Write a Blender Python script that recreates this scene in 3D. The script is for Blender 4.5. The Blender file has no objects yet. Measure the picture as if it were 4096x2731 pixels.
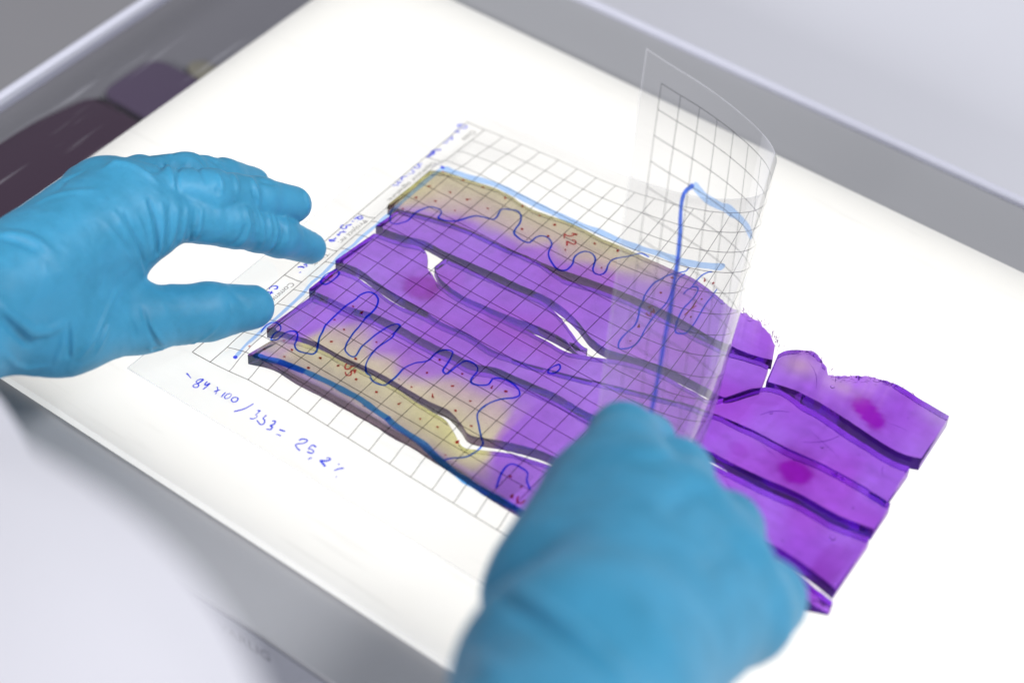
import bpy, math
import numpy as np
from mathutils import Matrix, Vector

# all lengths below are in centimetres; the scene itself is in metres
U = 0.01
scene = bpy.context.scene
col = scene.collection

# ---------------------------------------------------------------- camera ----
cam_d = bpy.data.cameras.new('camera')
cam = bpy.data.objects.new('camera', cam_d); col.objects.link(cam)
cam_d.sensor_width = 36.0
cam_d.lens = 70.0
cam_d.clip_start = 0.02; cam_d.clip_end = 50.0
CAM_R = (0.80669818, 0.59032603, 0.02744486)
CAM_D = (0.43865589, -0.56702360, -0.69718380)
CAM_F = (-0.39600386, 0.57445575, -0.71636690)
CAM_C = (40.146, -55.434, 56.962)
cam.matrix_world = Matrix((
    (CAM_R[0], -CAM_D[0], -CAM_F[0], CAM_C[0] * U),
    (CAM_R[1], -CAM_D[1], -CAM_F[1], CAM_C[1] * U),
    (CAM_R[2], -CAM_D[2], -CAM_F[2], CAM_C[2] * U),
    (0, 0, 0, 1)))
cam_d.dof.use_dof = True
cam_d.dof.focus_distance = 0.792
cam_d.dof.aperture_fstop = 4.8
scene.camera = cam

# ------------------------------------------------- room light and exposure ---
world = bpy.data.worlds.new('World'); scene.world = world
world.use_nodes = True
bg = world.node_tree.nodes['Background']
bg.inputs[0].default_value = (0.80, 0.82, 0.92, 1)
bg.inputs[1].default_value = 0.36


def ceiling_lamp(name, loc, size, watts, color):
    d = bpy.data.lights.new(name, 'AREA'); d.shape = 'RECTANGLE'
    d.size, d.size_y = size; d.energy = watts; d.color = color
    o = bpy.data.objects.new(name, d); col.objects.link(o)
    o.location = loc
    v = Vector((0.08, -0.08, 0)) - Vector(loc)
    o.rotation_euler = v.to_track_quat('-Z', 'Y').to_euler()
    return o


ceiling_lamp('ceiling_light', (1.5, 0.5, 2.2), (1.2, 0.6), 60, (0.97, 0.98, 1.0))
ceiling_lamp('ceiling_light', (0.3, -3.0, 1.75), (1.2, 0.6), 76, (0.97, 0.98, 1.0))

vs = scene.view_settings
vs.view_transform = 'Standard'; vs.look = 'None'; vs.exposure = 0.0; vs.gamma = 1.0
vs.use_curve_mapping = False
cy = scene.cycles
cy.use_denoising = True
cy.max_bounces = 20; cy.transmission_bounces = 16; cy.glossy_bounces = 8
cy.diffuse_bounces = 5; cy.transparent_max_bounces = 32
cy.sample_clamp_indirect = 6.0
cy.blur_glossy = 0.3


# --------------------------------------------------------------- helpers ----
def tag(o, label=None, cat=None, group=None, kind=None):
    if label: o['label'] = label
    if cat: o['category'] = cat
    if group: o['group'] = group
    if kind: o['kind'] = kind
    return o


def empty(name, loc, label=None, cat=None, rz=0.0):
    o = bpy.data.objects.new(name, None); col.objects.link(o)
    o.location = Vector(loc) * U; o.rotation_euler = (0, 0, rz)
    o.empty_display_size = 0.02
    return tag(o, label, cat)


def mesh_obj(name, V, F, mat, parent=None, smooth=True, local=False, attr=None, closed=False):
    """V in cm; world coordinates unless local=True"""
    V = np.asarray(V, float)
    if parent is not None and not local:
        base = np.array(parent.location) / U
        if parent.parent is not None:
            base = base + np.array(parent.parent.location) / U
        V = V - base
    me = bpy.data.meshes.new(name)
    if isinstance(F, np.ndarray):
        me.from_pydata((V * U).tolist(), [], F.tolist())
    else:
        me.from_pydata((V * U).tolist(), [], F)
    me.validate()
    if closed:                                   # make sure a closed skin faces outwards
        me.calc_loop_triangles()
        tri = np.empty(len(me.loop_triangles) * 3, np.int32); me.loop_triangles.foreach_get('vertices', tri)
        T3 = (V - V.mean(0))[tri.reshape(-1, 3)]
        if np.einsum('ij,ij->i', T3[:, 0], np.cross(T3[:, 1], T3[:, 2])).sum() < 0:
            me.flip_normals()
    if smooth:
        me.polygons.foreach_set('use_smooth', [True] * len(me.polygons))
    if attr is not None:
        ca = me.color_attributes.new('dye', 'FLOAT_COLOR', 'POINT')
        c4 = np.ones((len(V), 4), np.float32); c4[:, :3] = attr
        ca.data.foreach_set('color', c4.ravel())
    me.materials.append(mat); me.update()
    o = bpy.data.objects.new(name, me); col.objects.link(o)
    if parent is not None:
        o.parent = parent
    return o


def box_vf(x0, x1, y0, y1, z0, z1):
    V = [(x, y, z) for z in (z0, z1) for y in (y0, y1) for x in (x0, x1)]
    F = [(0, 2, 3, 1), (4, 5, 7, 6), (0, 1, 5, 4), (2, 6, 7, 3), (0, 4, 6, 2), (1, 3, 7, 5)]
    return V, F


def bevel(o, w, seg=3):
    m = o.modifiers.new('bevel', 'BEVEL'); m.width = w * U; m.segments = seg; m.limit_method = 'ANGLE'
    return o


def new_mat(name):
    m = bpy.data.materials.new(name); m.use_nodes = True
    nt = m.node_tree; nt.nodes.clear()
    out = nt.nodes.new('ShaderNodeOutputMaterial')
    return m, nt, out


def N(nt, kind, **kw):
    n = nt.nodes.new(kind)
    for k, v in kw.items():
        if k.startswith('i_'):
            n.inputs[k[2:].replace('_', ' ')].default_value = v
        else:
            setattr(n, k, v)
    return n


def mat_plain(name, color, rough=0.5, spec=0.5, noise=0.0, nscale=40.0, bump=0.0, bscale=200.0, sheen=0.0, metallic=0.0):
    m, nt, out = new_mat(name)
    p = N(nt, 'ShaderNodeBsdfPrincipled')
    p.inputs['Base Color'].default_value = (*color, 1); p.inputs['Roughness'].default_value = rough
    p.inputs['Specular IOR Level'].default_value = spec; p.inputs['Metallic'].default_value = metallic
    p.inputs['Sheen Weight'].default_value = sheen
    nt.links.new(p.outputs[0], out.inputs[0])
    tc = N(nt, 'ShaderNodeTexCoord')
    if noise:
        t = N(nt, 'ShaderNodeTexNoise'); t.inputs['Scale'].default_value = nscale; t.inputs['Detail'].default_value = 5
        nt.links.new(tc.outputs['Object'], t.inputs['Vector'])
        r = N(nt, 'ShaderNodeMapRange'); r.inputs['To Min'].default_value = 1 - noise; r.inputs['To Max'].default_value = 1 + noise
        nt.links.new(t.outputs['Fac'], r.inputs['Value'])
        mx = N(nt, 'ShaderNodeMix', data_type='RGBA', blend_type='MULTIPLY'); mx.inputs['Factor'].default_value = 1
        mx.inputs[6].default_value = (*color, 1)
        nt.links.new(r.outputs[0], mx.inputs[7]); nt.links.new(mx.outputs[2], p.inputs['Base Color'])
    if bump:
        t = N(nt, 'ShaderNodeTexNoise'); t.inputs['Scale'].default_value = bscale; t.inputs['Detail'].default_value = 4
        nt.links.new(tc.outputs['Object'], t.inputs['Vector'])
        b = N(nt, 'ShaderNodeBump'); b.inputs['Strength'].default_value = bump; b.inputs['Distance'].default_value = 0.0005
        nt.links.new(t.outputs['Fac'], b.inputs['Height']); nt.links.new(b.outputs[0], p.inputs['Normal'])
    return m


def mat_ink(name, color, dens=1.0):
    """marker ink on clear film: lets light through in its own colour, with a trace of surface colour"""
    m, nt, out = new_mat(name)
    t = N(nt, 'ShaderNodeBsdfTransparent')
    d = N(nt, 'ShaderNodeBsdfDiffuse')
    d.inputs[0].default_value = (*color, 1)
    tc = N(nt, 'ShaderNodeTexCoord')
    nz = N(nt, 'ShaderNodeTexNoise'); nz.inputs['Scale'].default_value = 260; nz.inputs['Detail'].default_value = 3
    nt.links.new(tc.outputs['Object'], nz.inputs['Vector'])
    mx = N(nt, 'ShaderNodeMix', data_type='RGBA')
    lo = tuple(c ** 0.75 for c in color); hi = tuple(c ** 1.25 for c in color)
    mx.inputs[6].default_value = (*lo, 1); mx.inputs[7].default_value = (*hi, 1)
    nt.links.new(nz.outputs['Fac'], mx.inputs[0]); nt.links.new(mx.outputs[2], t.inputs[0])
    s = N(nt, 'ShaderNodeMixShader'); s.inputs[0].default_value = 0.06 * dens
    nt.links.new(t.outputs[0], s.inputs[1]); nt.links.new(d.outputs[0], s.inputs[2])
    nt.links.new(s.outputs[0], out.inputs[0])
    return m


def scratch_bump(nt, p, scale=(30, 400, 30), strength=0.15, rot=0.6):
    tc = N(nt, 'ShaderNodeTexCoord'); mp = N(nt, 'ShaderNodeMapping')
    mp.inputs['Scale'].default_value = scale; mp.inputs['Rotation'].default_value = (0, 0, rot)
    nz = N(nt, 'ShaderNodeTexNoise'); nz.inputs['Scale'].default_value = 1.0; nz.inputs['Detail'].default_value = 6; nz.inputs['Roughness'].default_value = .7
    nt.links.new(tc.outputs['Object'], mp.inputs[0]); nt.links.new(mp.outputs[0], nz.inputs['Vector'])
    b = N(nt, 'ShaderNodeBump'); b.inputs['Strength'].default_value = strength; b.inputs['Distance'].default_value = 0.0006
    nt.links.new(nz.outputs['Fac'], b.inputs['Height']); nt.links.new(b.outputs[0], p.inputs['Normal'])


rng = np.random.default_rng(7)

# ============================================================ the setting ====
M_bench = mat_plain('bench_laminate', (0.66, 0.66, 0.705), 0.4, 0.4, noise=0.04, nscale=6)
V, F = box_vf(-260, 260, -110, 190, -18.0, -14.0)
o = mesh_obj('bench_top', V, F, M_bench, smooth=False); tag(o, 'pale lavender white bench top under the light box', None, kind='structure')
M_grey = mat_plain('grey_plastic_tray', (0.23, 0.225, 0.235), 0.5, 0.35, noise=0.05, nscale=8)
V, F = box_vf(-75, -13.2, -60, 60, -14.0, -7.0)
o = mesh_obj('tray', V, F, M_grey, smooth=False)
bevel(o, .6); tag(o, 'low dark grey plastic tray on the bench left of the light box', 'tray')

# ============================================================ light box ======
TH = math.radians(-0.66)
LB = empty('light_box', (0, 0, -14.0), 'grey light box with a glowing white panel carrying the purple gel', 'light box', TH)
PX0, PX1, PY0, PY1 = -12.32, 40.0, -23.36, 6.80        # glowing panel
BX0, BX1, BY0, BY1 = -18.9, 46.0, -26.2, 11.35         # housing
ZB = 14.0                                               # local z of the panel surface
M_house = mat_plain('grey_plastic_housing', (0.31, 0.31, 0.322), 0.42, 0.45, noise=0.035, nscale=9, bump=0.08, bscale=900)

# clear acrylic shelf on the left side, scratched
m, nt, out = new_mat('scratched_acrylic')
tp = N(nt, 'ShaderNodeBsdfTransparent'); tp.inputs[0].default_value = (.80, .80, .83, 1)
gl = N(nt, 'ShaderNodeBsdfGlossy'); gl.inputs['Roughness'].default_value = .16; gl.inputs[0].default_value = (1, 1, 1, 1)
lw = N(nt, 'ShaderNodeLayerWeight'); lw.inputs[0].default_value = .5
mr = N(nt, 'ShaderNodeMapRange'); mr.inputs['To Min'].default_value = .06; mr.inputs['To Max'].default_value = .5
tc = N(nt, 'ShaderNodeTexCoord'); mp = N(nt, 'ShaderNodeMapping'); mp.inputs['Scale'].default_value = (260, 14, 1); mp.inputs['Rotation'].default_value = (0, 0, .12)
nz = N(nt, 'ShaderNodeTexNoise'); nz.inputs['Scale'].default_value = 1; nz.inputs['Detail'].default_value = 5
nt.links.new(tc.outputs['Object'], mp.inputs[0]); nt.links.new(mp.outputs[0], nz.inputs['Vector'])
cr = N(nt, 'ShaderNodeValToRGB'); cr.color_ramp.elements[0].position = .60; cr.color_ramp.elements[0].color = (0, 0, 0, 1); cr.color_ramp.elements[1].position = .74; cr.color_ramp.elements[1].color = (1, 1, 1, 1)
nt.links.new(nz.outputs['Fac'], cr.inputs[0])
df = N(nt, 'ShaderNodeBsdfDiffuse'); df.inputs[0].default_value = (.8, .8, .85, 1)
sc_ = N(nt, 'ShaderNodeMixShader'); scm = N(nt, 'ShaderNodeMath', operation='MULTIPLY'); scm.inputs[1].default_value = .16
nt.links.new(cr.outputs[0], scm.inputs[0]); nt.links.new(scm.outputs[0], sc_.inputs[0])
nt.links.new(tp.outputs[0], sc_.inputs[1]); nt.links.new(df.outputs[0], sc_.inputs[2])
pw = N(nt, 'ShaderNodeMath', operation='POWER'); pw.inputs[1].default_value = 4; nt.links.new(lw.outputs['Facing'], pw.inputs[0]); nt.links.new(pw.outputs[0], mr.inputs['Value'])
s2 = N(nt, 'ShaderNodeMixShader'); nt.links.new(mr.outputs[0], s2.inputs[0]); nt.links.new(sc_.outputs[0], s2.inputs[1]); nt.links.new(gl.outputs[0], s2.inputs[2])
nt.links.new(s2.outputs[0], out.inputs[0]); M_side = m


def part(name, V, F, mat, smooth=False, parent=LB):
    return mesh_obj(name, V, F, mat, parent, smooth=smooth, local=True)


# bezel around the panel, four boards butted end to end, then the side walls
zt = ZB - 0.42
for nm, r in (('front_bezel', (PX0 - .4, BX1, BY0, PY0 - .02)), ('back_bezel', (PX0 - .4, BX1, PY1 + .02, BY1)),
              ('side_bezel', (PX1 + .02, BX1, PY0 - .02, PY1 + .02))):
    V, F = box_vf(r[0], r[1], r[2], r[3], 0.2, zt)
    part(nm, V, F, M_house)
V, F = box_vf(PX0 - .40, PX0 - .02, PY0 - .02, PY1 + .02, 0.2, zt)
part('side_wall', V, F, M_house)
V = [(BX0, BY0, zt - .1), (PX0 - .41, BY0, zt - .1), (PX0 - .41, BY1, zt - .1), (BX0, BY1, zt - .1)]
part('acrylic_shelf', V, [(0, 1, 2, 3)], M_side)
# raised lip on three outer edges; its pale colour imitates a ceiling highlight
M_lip = mat_plain('lip_highlight', (0.60, 0.60, 0.68), 0.35, 0.5)
for r in ((BX0 - .02, BX0 + .42, BY0, BY1), (PX0 - .4, BX1, BY1 - .42, BY1 + .02), (BX1 - .42, BX1 + .02, BY0, BY1 - .42)):
    V, F = box_vf(r[0], r[1], r[2], r[3], zt - .6, zt + .30)
    bevel(part('rim_lip', V, F, M_lip), .16, 4)
# front side face, its shade put into a darker base colour
M_front = mat_plain('shaded_grey_plastic', (0.20, 0.205, 0.235), 0.4, 0.4, noise=0.03)
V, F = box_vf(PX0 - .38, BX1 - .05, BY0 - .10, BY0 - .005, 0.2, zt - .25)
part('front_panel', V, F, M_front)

# light well: white walls and a lamp board below the diffuser
M_well = mat_plain('white_reflector', (0.85, 0.84, 0.80), 0.8, 0.2)
zl = ZB - 2.6
e = .015
Vw = [(PX0 + e, PY0 + e, zl), (PX1 - e, PY0 + e, zl), (PX1 - e, PY1 - e, zl), (PX0 + e, PY1 - e, zl)]
Vw += [(x, y, ZB - .62) for x, y, z in Vw]
part('reflector', Vw, [(0, 1, 2, 3), (0, 4, 5, 1), (1, 5, 6, 2), (2, 6, 7, 3), (3, 7, 4, 0)], M_well)
m, nt, out = new_mat('lamp_board')
em = N(nt, 'ShaderNodeEmission'); em.inputs[0].default_value = (1.0, 0.985, 0.955, 1); em.inputs[1].default_value = 1.40
nt.links.new(em.outputs[0], out.inputs[0]); M_lamp = m
ins = 0.9
part('lamp_board', [(PX0 + ins, PY0 + ins, zl + .1), (PX1 - ins, PY0 + ins, zl + .1), (PX1 - ins, PY1 - ins, zl + .1), (PX0 + ins, PY1 - ins, zl + .1)], [(0, 1, 2, 3)], M_lamp)
# opal diffuser plate: top sheet with turned-down rims
m, nt, out = new_mat('opal_diffuser')
tr_ = N(nt, 'ShaderNodeBsdfTranslucent'); tr_.inputs[0].default_value = (0.90, 0.90, 0.895, 1)
df = N(nt, 'ShaderNodeBsdfDiffuse'); df.inputs[0].default_value = (0.80, 0.80, 0.80, 1)
gl = N(nt, 'ShaderNodeBsdfGlossy'); gl.inputs['Roughness'].default_value = 0.12; gl.inputs[0].default_value = (1, 1, 1, 1)
s1 = N(nt, 'ShaderNodeMixShader'); s1.inputs[0].default_value = 0.12
nt.links.new(tr_.outputs[0], s1.inputs[1]); nt.links.new(df.outputs[0], s1.inputs[2])
lw = N(nt, 'ShaderNodeLayerWeight'); lw.inputs[0].default_value = 0.25
fr = N(nt, 'ShaderNodeMath', operation='MULTIPLY'); fr.inputs[1].default_value = 0.25
nt.links.new(lw.outputs['Fresnel'], fr.inputs[0])
s2 = N(nt, 'ShaderNodeMixShader'); nt.links.new(fr.outputs[0], s2.inputs[0])
nt.links.new(s1.outputs[0], s2.inputs[1]); nt.links.new(gl.outputs[0], s2.inputs[2])
# faint scratches and dust: slightly less light let through
tc = N(nt, 'ShaderNodeTexCoord'); mp = N(nt, 'ShaderNodeMapping'); mp.inputs['Scale'].default_value = (18, 240, 1); mp.inputs['Rotation'].default_value = (0, 0, .7)
nz = N(nt, 'ShaderNodeTexNoise'); nz.inputs['Scale'].default_value = 1; nz.inputs['Detail'].default_value = 4
nt.links.new(tc.outputs['Object'], mp.inputs[0]); nt.links.new(mp.outputs[0], nz.inputs['Vector'])
cr = N(nt, 'ShaderNodeValToRGB'); cr.color_ramp.elements[0].position = .28; cr.color_ramp.elements[0].color = (.84, .84, .835, 1)
cr.color_ramp.elements[1].position = .42; cr.color_ramp.elements[1].color = (.90, .90, .895, 1)
nt.links.new(nz.outputs['Fac'], cr.inputs[0]); nt.links.new(cr.outputs[0], tr_.inputs[0])
nt.links.new(s2.outputs[0], out.inputs[0]); M_opal = m
Vd = [(PX0, PY0, ZB), (PX1, PY0, ZB), (PX1, PY1, ZB), (PX0, PY1, ZB)] + [(x, y, zt - .05) for x, y in ((PX0, PY0), (PX1, PY0), (PX1, PY1), (PX0, PY1))]
part('diffuser_panel', Vd, [(0, 1, 2, 3), (0, 4, 5, 1), (1, 5, 6, 2), (2, 6, 7, 3), (3, 7, 4, 0)], M_opal)


def text_mesh(s, size):
    cu = bpy.data.curves.new('lettering', 'FONT'); cu.body = s; cu.size = size
    ob = bpy.data.objects.new('lettering', cu); col.objects.link(ob)
    dg = bpy.context.evaluated_depsgraph_get(); dg.update()
    me = ob.evaluated_get(dg).to_mesh()
    V = np.array([v.co[:] for v in me.vertices]); F = [tuple(p.vertices) for p in me.polygons]
    ob.evaluated_get(dg).to_mesh_clear()
    bpy.data.objects.remove(ob); bpy.data.curves.remove(cu)
    return V, F


M_black = mat_plain('black_lettering', (0.035, 0.035, 0.05), 0.5, 0.3)
V, F = text_mesh('VARLIG', 0.72)
V = np.stack([8.2 + V[:, 0] * 1.02, np.full(len(V), BY0 - .104), ZB - 1.66 + V[:, 1]], 1)
part('lettering', V, F, M_black)

# added slabs standing in for a soft purple reflection, left of the panel
m, nt, out = new_mat('dark_reflection')
p = N(nt, 'ShaderNodeBsdfPrincipled'); p.inputs['Roughness'].default_value = 0.22
at = N(nt, 'ShaderNodeAttribute', attribute_name='dye'); nt.links.new(at.outputs['Color'], p.inputs['Base Color'])
p.inputs['Specular IOR Level'].default_value = 0.35
scratch_bump(nt, p, (25, 300, 25), 0.25, 0.62); nt.links.new(p.outputs[0], out.inputs[0]); M_refl = m


def slab(name, outline, z0, z1, color, mat, label, cat, group=None):
    """flat slab with rounded outline; outline anticlockwise in cm"""
    P = np.array(outline, float)
    n = len(P); c = P.mean(0)
    rings = [(1.0, z0), (1.0, z0 + (z1 - z0) * .6), (0.985, z1 - .02), (0.955, z1)]
    V = []
    for s, z in rings:
        q = c + (P - c) * s
        V += [(x, y, z) for x, y in q]
    F = []
    for r in range(len(rings) - 1):
        for i in range(n):
            j = (i + 1) % n
            F.append((r * n + i, r * n + j, (r + 1) * n + j, (r + 1) * n + i))
    F.append(tuple(range((len(rings) - 1) * n, len(rings) * n))); F.append(tuple(reversed(range(n))))
    o = mesh_obj(name, V, F, mat, attr=np.tile(color, (len(V), 1)), closed=True)
    return tag(o, label, cat, group)


def rounded(pts, r=0.8, n=5):
    P = [np.array(p, float) for p in pts]; out = []
    for i in range(len(P)):
        a, b, c = P[i - 1], P[i], P[(i + 1) % len(P)]
        u = (a - b) / np.linalg.norm(a - b); v = (c - b) / np.linalg.norm(c - b)
        for t in np.linspace(0, 1, n):
            out.append(b + u * r * (1 - t) ** 2 + v * r * t ** 2)
    return out


ztop = -7.0
REFL1 = [(-21.7, -3.2), (-17, -3.2), (-17, .7), (-21.5, .7)]
REFL2 = [(-23.2, -20), (-17, -20), (-17, -3.6), (-19, -3.7), (-20.5, -3.4), (-21.6, -3.7), (-22.4, -7)]
REFL3 = [(-18, .8), (-18, 2.2), (-19.6, 2.2), (-20, 1.5), (-19.4, .9)]
slab('reflection_slab', rounded(REFL1, 1.0), ztop + .004, ztop + .5, (0.105, 0.07, 0.125), M_refl,
     'dull mauve slab standing in for a soft reflection beside the panel', 'gel')
slab('reflection_slab', rounded(REFL2, .8), ztop + .004, ztop + .7, (0.058, 0.024, 0.05), M_refl,
     'long dark plum slab standing in for a soft reflection behind the left glove', 'gel')
slab('reflection_slab', rounded(REFL3, .35), ztop + .004, ztop + .30, (0.30, 0.28, 0.20), M_refl,
     'small cream slab standing in for a soft reflection near the panel edge', 'gel')

# ============================================================ gel strips =====
def smooth_curve(pts):
    P = np.array(pts, float)

    def f(x):
        # monotone-ish cubic through the points
        X, Y = P[:, 0], P[:, 1]
        m = np.gradient(Y, X)
        x = np.clip(x, X[0], X[-1])
        i = np.clip(np.searchsorted(X, x) - 1, 0, len(X) - 2)
        h = X[i + 1] - X[i]; t = (x - X[i]) / h
        return ((2 * t ** 3 - 3 * t ** 2 + 1) * Y[i] + (t ** 3 - 2 * t ** 2 + t) * h * m[i] + (-2 * t ** 3 + 3 * t ** 2) * Y[i + 1] + (t ** 3 - t ** 2) * h * m[i + 1])
    return f


def lin(pts):
    P = np.array(pts, float)
    return lambda x: np.interp(x, P[:, 0], P[:, 1])


_tab = {}


def table(seed, shape):
    k = (seed, shape)
    if k not in _tab:
        _tab[k] = np.random.default_rng(seed).normal(size=shape)
    return _tab[k]


def vnoise(x, seed, freq):
    r = table(seed, (4096,))
    t = np.asarray(x) * freq + 700.0
    i = np.floor(t).astype(int); u = t - i; u = u * u * (3 - 2 * u)
    return r[i % 4096] * (1 - u) + r[(i + 1) % 4096] * u


def vnoise2(x, y, seed, freq):
    r = table(seed, (256, 256))
    tx = np.asarray(x) * freq + 90.3; ty = np.asarray(y) * freq + 91.7
    i = np.floor(tx).astype(int); j = np.floor(ty).astype(int)
    u = tx - i; v = ty - j; u = u * u * (3 - 2 * u); v = v * v * (3 - 2 * v)
    g = lambda a, b: r[a % 256, b % 256]
    return (g(i, j) * (1 - u) + g(i + 1, j) * u) * (1 - v) + (g(i, j + 1) * (1 - u) + g(i + 1, j + 1) * u) * v


cT = smooth_curve([(-.3, -4.5), (.0, -4.15), (.5, -3.75), (1.5, -3.5), (3.2, -3.2), (5.2, -3.3), (7, -3.0), (8.7, -3.0), (10.2, -2.9), (11.8, -2.8), (13, -2.7), (14.3, -2.9), (15.2, -3.2), (15.8, -3.2), (16.4, -3.2), (17.0, -3.5), (17.6, -4.0)])
cB = smooth_curve([(-.3, -7.0), (.6, -6.8), (1.5, -6.5), (3.1, -6.1), (5.8, -5.9), (8, -5.6), (10.3, -5.2), (12.6, -5.0), (15.1, -5.1), (16.3, -5.0), (17.6, -4.7)])
cCD = smooth_curve([(.3, -8.3), (1.8, -8.0), (2.7, -7.7), (3.7, -7.7), (4.7, -7.6), (5.6, -7.5), (6.9, -7.4), (8, -7.3), (8.9, -7.3), (9.8, -7.5), (10.6, -7.8), (11.1, -8.05), (11.8, -8.2), (13, -7.9), (14.6, -7.6), (16.1, -7.6), (17, -7.5), (17.6, -6.7), (18.2, -5.9)])
cD = smooth_curve([(3.3, -8.2), (3.7, -8.5), (4.0, -8.7), (4.4, -9.0), (5.1, -9.2), (5.8, -9.3), (6.9, -9.2), (7.8, -9.1), (8.9, -8.9), (9.9, -8.8), (11, -8.8), (11.7, -8.75)])
cTR = smooth_curve([(17.7, -4.7), (18.0, -4.0), (18.4, -3.6), (19.2, -3.5), (19.7, -3.8), (20.0, -4.15), (20.4, -3.95), (21.4, -3.3), (22.5, -2.95), (23.5, -3.1), (24.8, -3.2)])
cb1 = smooth_curve([(17.7, -5.9), (18.1, -5.75), (20.0, -5.65), (22.3, -5.9), (24.2, -6.0), (24.9, -5.75)])
cDfull = smooth_curve([(.5, -8.3), (1.8, -8.0), (2.7, -7.75), (3.2, -7.95), (3.7, -8.5), (4.0, -8.7), (4.4, -9.0), (5.1, -9.2), (5.8, -9.3), (6.9, -9.2), (7.8, -9.1), (8.9, -8.9), (9.9, -8.8), (11, -8.75), (11.8, -8.45), (13, -7.95), (14.6, -7.6), (16.1, -7.6), (17, -7.5), (17.6, -6.7), (18.2, -5.9), (20.0, -5.65), (22.3, -5.9), (24.2, -6.0), (24.9, -5.85)])
cE = smooth_curve([(.3, -10.95), (.8, -10.85), (1.5, -10.7), (2.7, -10.8), (3.6, -10.9), (4.8, -10.9), (6.2, -11.0), (7.3, -10.9), (8.6, -11.0), (9.5, -10.9), (12, -10.2), (14, -9.5), (17.4, -8.5), (18.8, -8.4), (20.5, -8.45), (22.1, -8.3), (24.9, -8.4)])
cF = smooth_curve([(.5, -12.85), (1.7, -12.7), (2.6, -12.6), (3.8, -12.3), (5, -12.2), (6.1, -12.2), (7.5, -12.1), (8.6, -12), (9.3, -11.7), (10.1, -11.6), (11, -11.5), (12, -11.4), (13.7, -11.4), (16, -10.8), (18, -10.3), (20, -10.3), (22, -10.1), (23.6, -10.1), (25.2, -9.85)])
cG = smooth_curve([(.9, -15.55), (1.9, -15.2), (2.6, -15), (3.2, -14.9), (4.1, -14.9), (5.7, -14.7), (7.6, -14.7), (8.4, -14.7), (9.3, -14.6), (9.9, -14.8), (10.7, -15.1), (11.2, -14.9), (11.8, -14.6), (12.6, -14.3), (15, -13.9), (18, -13.4), (22.1, -12.75), (23.4, -12.75), (25.5, -13.15)])
cH = smooth_curve([(1.1, -17.2), (1.7, -16.95), (2.3, -16.75), (3.5, -16.75), (5.5, -16.65), (7.6, -16.65), (9.8, -16.65), (11, -16.7), (14, -16.85), (18, -16.5), (22, -15.4), (24.3, -14.3), (25.6, -13.75)])
gB_ = lin([(0, .04), (5, .05), (7.2, .10), (7.8, .33), (8.6, .54), (9.6, .48), (11, .42), (13, .4), (17.6, .4)])
gB = lambda x: np.maximum(gB_(x) - 0.03, 0.012)
gC_ = lin([(0, .38), (8.8, .36), (9.6, .42), (10.4, .54), (11.2, .56), (12, .48), (17, .45), (18, .3)])
gC = lambda x: np.maximum(gC_(x) - 0.03, 0.012)
gD_ = lin([(0, .36), (2.9, .36), (3.5, .50), (4.2, .34), (6, .22), (8, .32), (9.5, .5), (11, .54), (12, .50), (13, .44), (17, .45), (17.8, .16), (18.6, .40), (20, .52), (25, .54)])
gD = lambda x: np.maximum(gD_(x) - 0.03, 0.012)
gE_ = lin([(0, .30), (1.2, .4), (4.4, .42), (6, .2), (9, .12), (9.8, .03), (15, .03), (17, .14), (20, .10), (22, .08), (25, .05)])
gE = lambda x: np.maximum(gE_(x) - 0.03, 0.012)
gF_ = lin([(0, .34), (6, .36), (14, .40), (18, .50), (25, .50)])
gF = lambda x: np.maximum(gF_(x) - 0.03, 0.012)
gG_ = lin([(0, .22), (4, .22), (7, .28), (8.4, .38), (9.6, .54), (10.9, .68), (11.6, .58), (12.6, .54), (14, .45), (20, .52), (25.6, .54)])
gG = lambda x: np.maximum(gG_(x) - 0.03, 0.012)

creamT = lin([(0, -7.2), (1, -6.6), (3, -5.8), (5, -5.35), (6, -5.6), (7, -4.9), (8, -5.3), (9, -4.6), (10.3, -4.3), (12, -3.7), (14, -3.0), (16, -2)])
creamL = lin([(.5, -15.3), (2, -15.5), (2.7, -14.0), (3.5, -12.9), (4.4, -13.3), (5, -14.1), (5.8, -13.4), (6.5, -14.3), (7.5, -13.9), (8.5, -13.1), (9.5, -12.8), (10.5, -12.5), (11.2, -13.2), (11.5, -14.6), (12.1, -15.7), (12.8, -16.6), (14, -18.5)])
T_PUR = np.array((0.300, 0.085, 0.65)); T_LIL = np.array((0.37, 0.165, 0.78)); T_MAG = np.array((0.20, 0.002, 0.32))
T_CRE = np.array((0.56, 0.50, 0.335)); T_YEL = np.array((0.66, 0.62, 0.27)); T_ROSE = np.array((0.33, 0.06, 0.60))


def sstep(x, a, b):
    t = np.clip((x - a) / (b - a), 0, 1); return t * t * (3 - 2 * t)


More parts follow.
